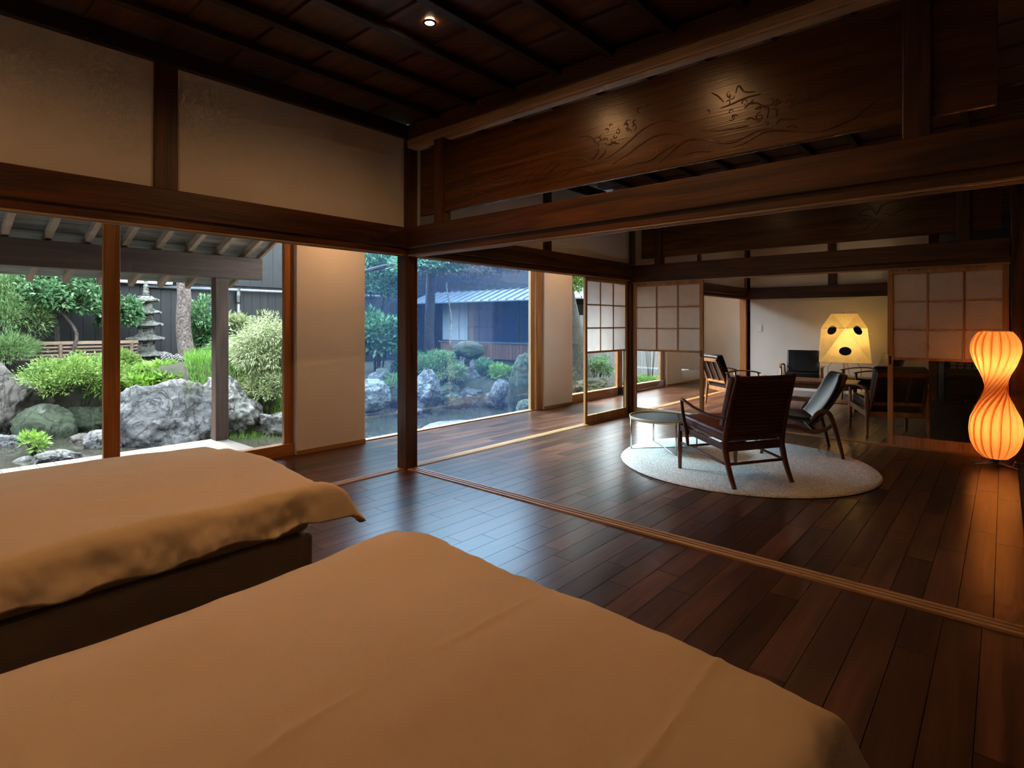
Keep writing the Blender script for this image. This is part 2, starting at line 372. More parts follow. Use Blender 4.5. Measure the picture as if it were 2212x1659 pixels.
def tag(o, label, cat, group=None, kind=None):
    o['label'] = label; o['category'] = cat
    if group: o['group'] = group
    if kind: o['kind'] = kind
    return o
def thing(name, label, cat, loc=(0, 0, 0), rz=0.0, group=None, kind=None):
    o = bpy.data.objects.new(name, None); o.empty_display_size = 0.1; COL.objects.link(o)
    o.location = loc; o.rotation_euler = (0, 0, rz)
    return tag(o, label, cat, group, kind)
def B(name, mat, b, parent=None, bevel=0.0, **k):
    return MB().box(*b).build(name, mat, parent, bevel=bevel, **k)
def copy_tree(o, parent=None):
    c = o.copy(); COL.objects.link(c); c.parent = parent
    for ch in list(o.children): copy_tree(ch, c)
    return c
def bez(pts, n=8):
    """Catmull-Rom through points"""
    P = [Vector(p) for p in pts]; out = []
    for i in range(len(P) - 1):
        p0 = P[max(i - 1, 0)]; p1 = P[i]; p2 = P[i + 1]; p3 = P[min(i + 2, len(P) - 1)]
        for k in range(n):
            t = k / n
            out.append(0.5 * ((2 * p1) + (p2 - p0) * t + (2 * p0 - 5 * p1 + 4 * p2 - p3) * t * t + (3 * p1 - p0 - 3 * p2 + p3) * t ** 3))
    out.append(P[-1]); return out
def lerp_list(a, n):
    """interpolate list a to n samples"""
    return list(np.interp(np.linspace(0, len(a) - 1, n), range(len(a)), a))
# ------------------------------------------------------------------ the house shell
XR, Y2, Y3, YB = 3.85, 3.70, 8.10, -4.40
XC = -1.20           # line of the garden windows
CZ = 2.83            # underside of the ceiling boards
S = 'structure'

# floor: sub-floor and single planks
floor = B('floor', 'subfloor', (-1.25, 6.5, YB, 9.1, -0.12, -0.018))
tag(floor, 'dark walnut plank floor running through all the rooms', 'floor', kind=S)
unit = MB().box(0, 1, 0, 1, 0, 1); ume = bpy.data.meshes.new('plank'); ume.from_pydata(unit.v, [], unit.f); ume.materials.append(M['floor'])
planks = []
def lay(x0, x1, y0, y1, w=0.12):
    n = max(1, round((x1 - x0) / w)); w = (x1 - x0) / n
    for i in range(n):
        y = y0 - random.random() * 0.6
        while y < y1:
            L = random.choice((0.45, 0.6, 0.75, 0.9, 1.05, 1.3))
            a, b = max(y, y0), min(y + L, y1)
            if y1 - b < 0.2: b = y1; L = b - y
            if b - a > 0.05: planks.append((x0 + i * w, x0 + (i + 1) * w, a, b))
            y += L
lay(-1.19, -0.055, YB, 9.0)
lay(0.055, 4.9, YB, -0.055)
lay(0.055, 3.84, 0.055, Y2 - 0.05)
lay(0.055, 6.4, Y2 + 0.05, Y3)
def psize(p):
    c = Vector(((p[0] + p[1]) / 2, (p[2] + p[3]) / 2, 0)) - CAM_POS
    d = c.dot(FW)
    if d < 0.5: return 0
    px = CXP + FPX * c.dot(RT) / d; py = HYP - FPX * c.z / d
    if not (-80 < px < 2290 and py < 1720): return 0
    cx, cy = (p[0] + p[1]) / 2, (p[2] + p[3]) / 2
    if cy < -1.72 and (0.2 < cx < 3.55): return 0
    if (cx - 2.04) ** 2 + (cy - 2.02) ** 2 < 0.85: return 0
    if cx < -0.1 and cy < -0.9: return 0
    if cy > 3.7 and cx > 3.9: return 0
    return (p[1] - p[0]) * (p[3] - p[2]) / d ** 3
planks.sort(key=psize, reverse=True)
G = 0.0012
for p in planks[:300]:
    o = bpy.data.objects.new('plank', ume); COL.objects.link(o); o.parent = floor
    o.location = (p[0] + G, p[2] + G, -0.018); o.scale = (p[1] - p[0] - 2 * G, p[3] - p[2] - 2 * G, 0.018)
mb = MB()
for p in planks[300:]: mb.box(p[0] + G, p[1] - G, p[2] + G, p[3] - G, -0.018, 0)
o = mb.build('far_planks', 'floor', floor); o['kind'] = 'stuff'

# thresholds with sliding grooves
ntrim = [0]
def trim(label, cat='trim'):
    ntrim[0] += 1
    return 'trim_%d' % ntrim[0]
def threshold(axis, c, a, b, label, mat, w=0.105, ridges=3):
    nm = trim(label)
    def bx(u0, u1, z0, z1):
        return (a, b, c + u0, c + u1, z0, z1) if axis == 'X' else (c + u0, c + u1, a, b, z0, z1)
    t = B(nm, mat, bx(-w / 2, w / 2, -0.05, 0.003)); tag(t, label, 'threshold', kind=S)
    step = w / ridges
    for i in range(ridges):
        u = -w / 2 + step * i
        B('ridge', mat, bx(u + step * 0.1, u + step * 0.72, 0.003, 0.009), t, bevel=0.002, seg=1)
    return t
threshold('X', 0.0, 0.06, XR + 0.03, 'pale grooved threshold crossing the floor at the bed room opening', 'oakX')
threshold('Y', 0.0, YB, -0.06, 'narrow grooved threshold on the floor beside the far bed', 'oakY', 0.09)
threshold('Y', 0.0, 0.06, Y2 - 0.06, 'grooved threshold between lounge floor and window corridor', 'oakY', 0.09)
threshold('X', Y2, 0.06, XR - 0.06, 'thin grooved threshold behind the rug under the paper screens', 'oakX', 0.09)
threshold('Y', 0.0, Y2 + 0.06, Y3 - 0.06, 'grooved threshold between sitting room and corridor', 'oakY', 0.09)

# pillars
def pillar(x, y, z0, z1, label, w=0.12, m='darkZ', name='pillar'):
    o = B(name, m, (x - w / 2, x + w / 2, y - w / 2, y + w / 2, z0, z1), bevel=0.006)
    return tag(o, label, 'pillar', kind=S)
pillar(0, 0, -0.05, CZ, 'dark square timber pillar standing alone between the big window and the bed room')
pillar(0, Y2, -0.05, CZ, 'dark pillar in the corner between the two small paper screens')
pillar(XR + 0.09, 0, -0.05, CZ, 'dark pillar at the near end of the carved transom')
pillar(XR + 0.01, Y2, -0.05, CZ, 'dark pillar behind the glowing twisted lamp')
pillar(0, Y3 - 0.02, -0.05, CZ, 'brown pillar in the far corner beside the white wall', m='frameZ')
pillar(2.92, Y3 - 0.02, -0.05, CZ, 'brown pillar at the end of the far white wall behind the armchairs', m='darkZ')

# lintels: deep face board over a grooved head track
def lintel(axis, c, a, b, z0, z1, label, lip=0.06, face=0.078, m='dark'):
    nm = trim(label); mat = m + axis
    def bx(u0, u1, zz0, zz1):
        return (a, b, c + u0, c + u1, zz0, zz1) if axis == 'X' else (c + u0, c + u1, a, b, zz0, zz1)
    t = B(nm, mat, bx(-face, face, z0 + lip, z1), bevel=0.006); tag(t, label, 'lintel', kind=S)
    B('head_track', mat, bx(-0.055, 0.055, z0 + 0.012, z0 + lip), t)
    for u in (-0.047, -0.006, 0.035): B('track_strip', 'rail' if axis == 'X' else 'oakY', bx(u, u + 0.013, z0, z0 + 0.0125), t)
    return t
lintel('X', 0, 0.055, XR + 0.035, 1.757, 1.985, 'long dark lintel carrying the carved transom across the room opening')
lintel('Y', 0, YB, -0.055, 1.765, 1.990, 'dark lintel above the garden window beside the bed')
lintel('Y', 0, 0.055, Y2 - 0.055, 1.765, 1.990, 'dark lintel above the big blue window')
lintel('X', Y2, 0.055, XR - 0.055, 1.735, 1.962, 'dark lintel above the two wide paper screens')
lintel('Y', 0, Y2 + 0.055, Y3 - 0.08, 1.675, 1.88, 'brown lintel running to the far corner pillar')
nm = trim('')
t = B(nm, 'darkX', (0.04, 2.86, Y3 - 0.06, Y3 + 0.02, 1.665, 1.88), bevel=0.005); tag(t, 'brown band across the far white wall above the paper lamp', 'trim', kind=S)

# upper plaster walls along the corridor line
def stud(parent, b, m='darkZ'): return B('stud', m, b, parent, bevel=0.004)
w = B('wall_left', 'plaster', (-0.03, 0.03, YB, -0.05, 1.985, 2.74)); tag(w, 'upper plaster wall with dark stud above the bedside window', 'wall', kind=S)
stud(w, (-0.05, 0.05, -1.875, -1.750, 1.985, 2.74)); stud(w, (-0.05, 0.05, -3.79, -3.67, 1.985, 2.74))
w = B('wall_lounge_corridor', 'plaster', (-0.03, 0.03, 0.05, Y2 - 0.05, 1.985, 2.74)); tag(w, 'upper plaster wall above the big blue window lintel', 'wall', kind=S)
stud(w, (-0.05, 0.05, 1.80, 1.93, 1.985, 2.74))
w = B('wall_sitting_corridor', 'plaster', (-0.03, 0.03, Y2 + 0.05, Y3 - 0.07, 1.875, 2.74)); tag(w, 'upper plaster wall over the brown lintel near the far corner', 'wall', kind=S)
stud(w, (-0.05, 0.05, 5.84, 5.96, 1.875, 2.74))
# far wall
w = B('wall_back', 'plaster', (0.03, 2.88, Y3, Y3 + 0.08, 0, CZ)); tag(w, 'white plaster wall behind the paper lamp at the far end', 'wall', kind=S)
stud(w, (1.44, 1.57, Y3 - 0.045, Y3 + 0.02, 1.88, CZ))
t = B('baseboard_back', 'white', (0.06, 2.86, Y3 - 0.015, Y3, 0, 0.045)); tag(t, 'pale baseboard along the far white wall', 'baseboard', kind=S)
# far right, dark connecting room behind the wide screen
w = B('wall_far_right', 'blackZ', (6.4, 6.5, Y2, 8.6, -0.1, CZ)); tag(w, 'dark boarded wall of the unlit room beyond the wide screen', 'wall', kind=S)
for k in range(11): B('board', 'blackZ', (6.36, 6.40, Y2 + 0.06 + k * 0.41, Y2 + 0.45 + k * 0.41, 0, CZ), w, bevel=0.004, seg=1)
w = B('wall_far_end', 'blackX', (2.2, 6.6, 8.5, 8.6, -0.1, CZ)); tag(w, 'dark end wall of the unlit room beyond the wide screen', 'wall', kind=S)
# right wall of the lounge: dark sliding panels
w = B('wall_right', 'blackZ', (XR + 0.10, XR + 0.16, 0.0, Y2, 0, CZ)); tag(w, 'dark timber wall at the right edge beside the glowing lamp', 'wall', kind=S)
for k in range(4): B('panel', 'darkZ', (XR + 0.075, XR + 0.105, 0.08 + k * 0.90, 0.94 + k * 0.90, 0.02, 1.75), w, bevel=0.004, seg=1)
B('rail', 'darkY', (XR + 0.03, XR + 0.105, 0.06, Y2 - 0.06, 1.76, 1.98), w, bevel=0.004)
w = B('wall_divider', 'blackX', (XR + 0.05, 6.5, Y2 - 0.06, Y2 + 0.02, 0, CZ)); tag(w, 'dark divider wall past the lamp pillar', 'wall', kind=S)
# bed room walls out of view
w = B('wall_bed_right', 'plaster', (4.95, 5.05, YB, 0.02, 0, CZ)); tag(w, 'plaster wall on the unseen side of the bed room', 'wall', kind=S)
w = B('wall_bed_head', 'plaster', (-1.3, 5.05, YB - 0.1, YB, 0, CZ)); tag(w, 'plaster wall behind the bed heads', 'wall', kind=S)
w = B('wall_bed_front', 'darkX', (XR + 0.15, 5.0, -0.04, 0.04, 0, CZ)); tag(w, 'timber wall continuing the transom line out of view', 'wall', kind=S)

# ceilings: boards lapped across, battens below them
def ceiling(x0, x1, y0, y1, label, first=0.445, step=0.385, yoff=0.0):
    c = B('ceiling', 'blackX', (x0, x1, y0, y1, CZ + 0.03, CZ + 0.10)); tag(c, label, 'ceiling', kind=S)
    y = y1 - 0.04 - yoff; k = 0
    while y > y0 + 0.02:
        a = max(y - 0.372, y0)
        mb = MB(); s = 0.016
        vs = [(x0, a, CZ + 0.002), (x1, a, CZ + 0.002), (x1, y, CZ + 0.002 + s), (x0, y, CZ + 0.002 + s),
              (x0, a, CZ + 0.014), (x1, a, CZ + 0.014), (x1, y, CZ + 0.014 + s), (x0, y, CZ + 0.014 + s)]
        mb.add(vs, [(3, 2, 1, 0), (4, 5, 6, 7), (0, 1, 5, 4), (2, 3, 7, 6), (0, 4, 7, 3), (1, 2, 6, 5)])
        mb.build('board', 'ceilboard', c); y -= 0.36
    x = first
    while x < x1 - 0.05:
        B('batten', 'blackY', (x - 0.026, x + 0.026, y0, y1, CZ - 0.038, CZ + 0.004), c, bevel=0.003, seg=1); x += step
    return c
ceiling(0.0, 5.0, YB, 0.0, 'dark boarded ceiling with battens over the beds')
ceiling(0.0, XR + 0.16, 0.0, Y2, 'dark boarded ceiling of the lounge seen above the transom')
ceiling(0.0, 6.5, Y2, 9.05, 'dark boarded ceiling of the far sitting room')
c = B('ceiling', 'plaster', (-1.27, 0.0, YB - 0.1, 9.1, 2.50, 2.58)); tag(c, 'pale corridor ceiling behind the lintels', 'ceiling', kind=S)
c = B('ceiling', 'blackX', (-1.29, 6.6, YB - 0.2, 9.2, 2.96, 3.05)); tag(c, 'roof deck over the whole house', 'roof', kind=S)
# crown mouldings and the pale rail over the transom
def simple_trim(label, b, m, cat='trim', bev=0.004):
    t = B(trim(label), m, b, bevel=bev); return tag(t, label, cat, kind=S)
simple_trim('dark crown moulding above the bedside plaster', (-0.06, 0.075, YB, -0.055, 2.725, CZ), 'blackY')
simple_trim('dark crown moulding above the lounge plaster', (-0.06, 0.075, 0.055, Y2 - 0.055, 2.725, CZ), 'blackY')
simple_trim('dark crown moulding above the sitting room plaster', (-0.06, 0.075, Y2 + 0.055, Y3, 2.725, CZ), 'blackY')
simple_trim('dark board between pale rail and bed room ceiling', (0.055, XR + 0.035, -0.055, 0.045, 2.715, CZ), 'darkX')
simple_trim('pale timber rail crossing above the near carved transom', (0.055, XR + 0.035, -0.05, 0.05, 2.645, 2.718), 'rail', bev=0.012)
simple_trim('dark beam above the far carved transom', (0.055, XR - 0.055, Y2 - 0.06, Y2 + 0.06, 2.64, CZ), 'darkX')
simple_trim('dark crown over the far white wall', (0.05, 6.4, Y3 - 0.06, Y3 + 0.05, 2.74, CZ), 'blackX')

# corridor outer wall: plaster piers, head, foundation
def pier(y0, y1, label, nm='wall_corridor_pier'):
    w = B(nm, 'plaster', (-1.27, -1.12, y0, y1, -0.02, 2.50), bevel=0.004); tag(w, label, 'wall', kind=S)
    b = B('baseboard_corridor', 'oakY', (-1.12, -1.108, y0, y1, 0.0, 0.038)); tag(b, 'thin timber baseboard under the ' + label, 'baseboard', kind=S)
    return w
pier(-0.385, 0.345, 'broad plaster pier between the bedside window and the big blue window')
pier(3.30, 3.985, 'plaster pier between the big blue window and the screened window')
pier(7.13, 9.0, 'plaster corridor wall past the last garden window')
w = B('wall_corridor_head', 'plaster', (-1.27, -1.12, YB, 9.0, 2.42, 2.50)); tag(w, 'narrow plaster band over the garden windows', 'wall', kind=S)
w = B('wall_corridor_end', 'plaster', (-1.27, 0.05, 9.0, 9.1, -0.1, 2.50)); tag(w, 'plaster end wall of the corridor', 'wall', kind=S)
w = B('wall_corridor_light_block', 'plaster', (0.03, 0.11, Y3, 9.1, -0.1, CZ)); tag(w, 'added plaster wall blocking stray sky light behind the far corner pillar', 'wall', kind=S)  # unseen wall added to keep sky light from leaking in
w = B('wall_foundation', 'soil', (-1.26, -1.19, YB, 9.0, -0.7, -0.02)); tag(w, 'low foundation wall under the garden windows', 'wall', kind=S)

# windows
def window(nm, label, y0, y1, stiles, rail_h, glass, ms, mr, gz0=0.0, x=XC, sash=0.045):
    t = thing(nm, label, 'window', (x, (y0 + y1) / 2, 0), kind=S)
    oy = (y0 + y1) / 2
    for (a, b, off) in stiles: B('stile', ms, (-sash / 2 + off, sash / 2 + off, a - oy, b - oy, 0, 2.42), t, bevel=0.003, seg=1)
    B('bottom_rail', mr, (-sash / 2 - 0.02, sash / 2 + 0.02, y0 - oy, y1 - oy, -0.01, rail_h), t, bevel=0.003, seg=1)
    B('top_rail', mr, (-sash / 2, sash / 2, y0 - oy, y1 - oy, 2.36, 2.42), t)
    edges = sorted(stiles)
    cuts = [y0] + [v for s in edges for v in (s[0], s[1])] + [y1]
    for i in range(0, len(cuts), 2):
        if cuts[i + 1] - cuts[i] > 0.1:
            B('pane', glass, (-0.003, 0.003, cuts[i] - oy, cuts[i + 1] - oy, rail_h, 2.36), t)
    return t
window('window_1', 'tall sliding glass window with orange brown stiles beside the far bed', YB, -0.385,
       [(-3.35, -3.25, 0), (-1.845, -1.742, 0.02), (-0.475, -0.385, 0)], 0.105, 'glass', 'frameZ', 'frameY')
window('window_2', 'big frameless window of bluish glass facing stones and pond', 0.345, 3.30,
       [(3.07, 3.16, 0.0), (3.17, 3.30, 0.03)], 0.012, 'glassblue', 'oakZ', 'oakY')
window('window_3', 'far garden window with pale timber sashes behind the paper screens', 3.985, 7.13,
       [(3.985, 4.03, 0), (5.36, 5.52, 0.02), (6.98, 7.13, 0)], 0.13, 'glass', 'oakZ', 'oakY')

# carved transom boards
def transom(y, zb, zt, label, curves, nm='carved_transom'):
    t = thing(nm, label, 'transom', (0.2, y, zb))
    def lb(x0, x1, y0, y1, z0, z1): return (x0 - 0.2, x1 - 0.2, y0 - y, y1 - y, z0 - zb, z1 - zb)
    B('board', 'ranma', lb(0.185, 3.735, y - 0.015, y + 0.015, zb, zt), t, bevel=0.004)
    for x in (0.435, 3.475):
        B('strut', 'darkZ', lb(x - 0.05, x + 0.05, y - 0.045, y + 0.045, 1.98 if y < 1 else 1.955, 2.65), t, bevel=0.005)
    for (pts, r, mat, pn) in curves:
        loc = [Vector((p[0] - 0.2, -0.015, p[1] - zb)) for p in pts]
        pp = bez(loc, 6); n = len(pp)
        rr = [r * (0.25 + 0.75 * math.sin(math.pi * (i + 0.5) / n) ** 0.6) for i in range(n)]
        MB().sweep(pp, rr, [v * 0.7 for v in rr], n=6, up=(0, 1, 0)).build(pn, mat, t, smooth=True)
    return t
def q(px, py, y=-0.03): p = aty(px, py, y); return (p.x, p.z)
def z6(l): return [q(880 + a / 3.253, 80 + b / 3.253) for a, b in l]
def z7(l): return [q(1500 + a / 3.107, b / 3.107) for a, b in l]
waves = [z6([(380, 975), (430, 955), (485, 970)]), z6([(525, 970), (560, 1000), (620, 1005), (700, 985), (780, 925), (870, 850), (930, 805), (1000, 795)]),
         z6([(560, 1030), (640, 1035), (700, 1010), (740, 985)]), z6([(390, 1080), (440, 1072), (500, 1090), (600, 1108)]),
         z6([(580, 1085), (640, 1065), (700, 1035)]), z6([(730, 1065), (800, 1010), (900, 920), (1000, 880), (1080, 855)]),
         z6([(800, 1060), (900, 970), (1010, 890), (1100, 850), (1200, 840), (1290, 875)]), z6([(930, 1000), (1000, 940), (1070, 880)]),
         z6([(1070, 990), (1120, 945), (1200, 925), (1300, 945)]), z6([(1390, 850), (1480, 790), (1560, 720), (1650, 640), (1760, 590), (1880, 585), (1990, 622)]),
         z6([(1430, 890), (1540, 820), (1640, 745), (1740, 690), (1850, 675), (1940, 690)]), z6([(1500, 920), (1600, 880), (1700, 860), (1790, 800), (1880, 745)]),
         z6([(1760, 880), (1850, 800), (1950, 725), (2060, 715), (2190, 730)]), z6([(1930, 830), (2010, 800), (2120, 800)]),
         z6([(1280, 860), (1320, 820), (1335, 780)]), z6([(1330, 860), (1370, 820), (1385, 790)]), z6([(1185, 715), (1220, 695), (1280, 700), (1340, 760)]),
         z6([(1380, 740), (1400, 755), (1440, 740), (1480, 745)]),
         z7([(0, 930), (80, 935), (160, 955), (250, 950), (340, 910), (430, 870), (520, 855)]), z7([(40, 870), (160, 870), (280, 855), (360, 840)]),
         z7([(250, 985), (340, 950), (450, 885), (560, 870), (700, 880), (825, 883)]), z7([(850, 880), (950, 840), (1060, 790), (1150, 720), (1240, 660)]),
         z7([(170, 720), (250, 690), (340, 650), (440, 625)]), z7([(110, 620), (150, 640), (190, 680)]), z7([(330, 725), (360, 690), (420, 690), (470, 725)]),
         z7([(400, 730), (440, 710), (490, 720), (480, 790)]), z7([(545, 830), (570, 795), (640, 795), (700, 790)]), z7([(340, 800), (370, 785), (410, 800)]),
         z7([(610, 850), (650, 840), (690, 850)]), z7([(510, 725), (545, 730), (545, 780)]), z7([(270, 620), (290, 570), (330, 610), (400, 610)])]
curl = []
for (cx, cz, n) in [(1.90, 2.315, 9), (2.05, 2.345, 7), (2.70, 2.33, 9), (2.88, 2.285, 9), (0.78, 2.17, 8), (1.55, 2.32, 8), (2.18, 2.40, 6), (2.95, 2.24, 6), (2.35, 2.20, 6)]:
    for k in range(n):
        a = random.random() * 6.28; r0 = random.uniform(0.02, 0.11); x = cx + r0 * math.cos(a) * 1.3; z = cz + r0 * math.sin(a) * 0.6
        rr = random.uniform(0.010, 0.022); st = random.random() * 6.28
        curl.append([(x + rr * (1 - u * 0.12) * math.cos(st + u), z + rr * (1 - u * 0.12) * math.sin(st + u)) for u in np.linspace(0, 4.2, 7)])
transom(0.0, 2.075, 2.605, 'long carved transom board with wave relief above the near lintel',
        [(w_, 0.0050, 'ranma', 'carved_wave') for w_ in waves] + [(c_, 0.0034, 'ranma', 'carved_foam') for c_ in curl])
def q2(px, py): return q(px, py, Y2 - 0.03)
def z8(l): return [q2(1340 + a / 2.537, 400 + b / 2.537) for a, b in l]
grass2 = [z8([(940, 230), (1000, 222), (1060, 218), (1110, 235)]), z8([(1150, 170), (1180, 145), (1195, 130)]), z8([(1210, 205), (1250, 190), (1280, 180)]),
          z8([(1300, 165), (1330, 140), (1370, 130), (1400, 160)]), z8([(1330, 105), (1370, 120), (1400, 150)]), z8([(1400, 165), (1420, 130), (1440, 105), (1540, 85)]),
          z8([(1440, 155), (1500, 165), (1560, 155), (1600, 145)]), z8([(1480, 165), (1530, 140), (1580, 115)]), z8([(1300, 215), (1350, 190), (1400, 185)]),
          z8([(1330, 250), (1370, 210), (1420, 190)]), z8([(1390, 255), (1410, 220), (1450, 195)]), z8([(1310, 170), (1340, 165), (1380, 172)])]
transom(Y2, 2.05, 2.60, 'carved transom board with grass and leaf relief above the wide paper screens',
        [(w_, 0.006, 'ranma', 'carved_leaf') for w_ in grass2])

# paper sliding screens
def shoji(label, loc, rz, w, h=1.744, paper0=0.86, pull=None):
    t = thing('shoji_screen', label, 'sliding screen', loc, rz, group='half-glazed paper sliding screens')
    s, d = 0.045, 0.015
    for x0 in (0, w - s): B('stile', 'shojiwood', (x0, x0 + s, -d, d, 0.009, h), t, bevel=0.002, seg=1)
    B('top_rail', 'shojiwood', (s, w - s, -d, d, h - 0.055, h), t, bevel=0.002, seg=1)
    B('bottom_rail', 'shojiwood', (s, w - s, -d, d, 0.009, 0.105), t, bevel=0.002, seg=1)
    B('middle_rail', 'shojiwood', (s, w - s, -d, d, paper0 - 0.012, paper0 + 0.012), t, bevel=0.002, seg=1)
    B('pane', 'glass', (s, w - s, -0.0025, 0.0025, 0.105, paper0 - 0.012), t)
    pw = (w - 2 * s) / 3; z0 = paper0 + 0.012; ph = (h - 0.055 - z0) / 3
    for i in range(3):
        for j in range(3):
            B('paper_pane', 'shojipaper', (s + i * pw + 0.001, s + (i + 1) * pw - 0.001, 0.001, 0.0022, z0 + j * ph + 0.001, z0 + (j + 1) * ph - 0.001), t)
    for i in (1, 2):
        B('bar', 'shojiwood', (s + i * pw - 0.006, s + i * pw + 0.006, -0.010, 0.012, z0, h - 0.055), t)
        B('cross_bar', 'shojiwood', (s, w - s, -0.0095, 0.0115, z0 + i * ph - 0.006, z0 + i * ph + 0.006), t)
    if pull is not None: B('finger_pull', 'blackZ', (pull - 0.011, pull + 0.011, -d - 0.002, -d + 0.004, 0.80, 0.885), t, bevel=0.003)
    return t
shoji('narrow-looking paper screen in the corridor opening, left of the corner pillar', (0.0, 2.635, 0.0), math.pi / 2, 1.0, h=1.774)
shoji('paper screen right of the corner pillar beside the round side table', (0.062, Y2 - 0.0, 0.0), 0, 0.95, pull=0.928)
shoji('widest paper screen, behind the glowing twisted lamp', (2.885, Y2, 0.0), 0, 0.905, pull=0.022)
# ------------------------------------------------------------------ beds
def ndrop(s, r=0.075, thm=1.28):
    if s <= 0: return 0.0, 0.0
    th = min(s / r, thm); e = max(0.0, s - r * thm)
    return r * math.sin(th) + e * math.cos(thm), r * (1 - math.cos(th)) + e * math.sin(thm)
def duvet(label, x0, x1, y0, y1, zt, ovx, ovy, seed, creases, bumps, nx=210, ny=230, flare=1.0):
    rows = []
    W_, L_ = x1 - x0, y1 - y0
    for j in range(ny + 1):
        b = -0.0 + (L_ + ovy) * j / ny
        row = []
        for i in range(nx + 1):
            a = -ovx + (W_ + 2 * ovx) * i / nx
            hx = hdx = 0.0; sy = 0.0
            if a < 0: hx, dzx = ndrop(-a); x = x0 - hx
            elif a > W_: hx, dzx = ndrop(a - W_); x = x1 + hx
            else: dzx = 0.0; x = x0 + a
            if b > L_: hy, dzy = ndrop(b - L_); y = y1 + hy
            else: dzy = 0.0; y = y0 + b
            dz = (dzx ** 3 + dzy ** 3) ** (1 / 3)
            out = max(-a, a - W_, b - L_, 0.0)
            u = (a / W_) * 2 - 1
            z = zt + 0.035 * max(0, 1 - u * u) - dz
            z += 0.020 * noise.noise((x * 2.6 + seed, y * 0.9, 0.0)) + 0.010 * noise.noise((x * 6 + seed, y * 2.2, 3.0))
            z += 0.003 * noise.noise((x * 22 + seed, y * 9, 7.0))
            for (bx, by, br, bh) in bumps:
                z += bh * math.exp(-((x - bx) ** 2 + (y - by) ** 2) / (br * br))
            for (cx, slope, h) in creases:
                dd = x - (cx + slope * (y - y1)); z += h * math.exp(-(dd / 0.010) ** 2)
            if out > 0.02:
                k = min(1, (out - 0.02) / 0.15)
                wv = noise.noise((x * 7 + seed, y * 7, 1.0)) + 0.7 * noise.noise((x * 16 + seed, y * 16, z * 6)) + 0.35 * noise.noise((x * 38 + seed, y * 38, z * 14))
                if a < 0: x -= 0.03 * k * wv
                if a > W_: x += 0.03 * k * wv
                if b > L_: y += 0.03 * k * wv
                z += 0.03 * k * noise.noise((x * 5 + seed, y * 5, 9.0))
                sgx = -1 if a < 0 else (1 if a > W_ else 0)
                if sgx > 0 and b > L_:   # flaring corner
                    c = min(1, min(abs(hx), b - L_) / 0.1); x += sgx * 0.08 * c * flare; y += 0.05 * c * flare; z += 0.03 * c * flare
            row.append((x, y, z))
        rows.append(row)
    o = MB().grid(rows).build('duvet', 'linen', None, smooth=True, solid=0.03, soff=-1.0)
    return tag(o, label, 'duvet', 'cream cotton duvets on the beds')
def bed(label, x0, x1, y0, y1, zt):
    cx = (x0 + x1) / 2
    t = thing('bed', label, 'bed', (cx, y0, 0), group='twin beds')
    def lb(a, b, c, d, e, f): return (a - cx, b - cx, c - y0, d - y0, e, f)
    B('base', 'valance', lb(x0, x1, y0, y1, 0.03, zt - 0.22), t, bevel=0.02, seg=3)
    B('mattress', 'valance', lb(x0 + 0.005, x1 - 0.005, y0, y1 - 0.005, zt - 0.215, zt - 0.045), t, bevel=0.04, seg=4)
    for x in (x0 + 0.1, x1 - 0.1):
        for y in (y0 + 0.1, y1 - 0.12): B('leg', 'blackZ', lb(x - 0.03, x + 0.03, y - 0.03, y + 0.03, 0, 0.03), t)
    return t
bed('farther bed beside the garden window with grey brown fabric base', 0.33, 1.50, -4.2, -1.69, 0.515)
bed('nearer bed in front of the camera, mostly hidden by its duvet', 2.22, 3.48, -4.2, -1.84, 0.47)
duvet('cream duvet on the farther bed with hanging crumpled hem and flared corner', 0.33, 1.50, -4.2, -1.72, 0.518, 0.20, 0.19, 1.3,
      [(0.9, 0.0, 0.003)], [(0.45, -1.75, 0.22, -0.02)])
duvet('cream duvet filling the picture foreground on the nearer bed', 2.21, 3.46, -4.2, -1.80, 0.475, 0.19, 0.22, 5.7,
      [(2.86, -0.02, 0.004), (3.30, -0.05, 0.004)], [(2.36, -1.82, 0.20, 0.035), (2.9, -2.3, 0.35, 0.02)], flare=0.1)

# ------------------------------------------------------------------ round rug
rug = thing('rug', 'round ivory wool rug under the lounge chairs', 'rug', (2.04, 2.02, 0))
MB().lathe([(1.02, 0.0), (1.02, 0.012), (1.012, 0.018), (0.9, 0.019), (0.4, 0.019), (0.02, 0.019)], 96).build('pile', 'rug', rug, smooth=True)
MB().lathe([(1.021, 0.002), (1.026, 0.006), (1.021, 0.011), (1.015, 0.006)], 96, cap=False).build('binding', 'rug', rug, smooth=True)
RZ = 0.019

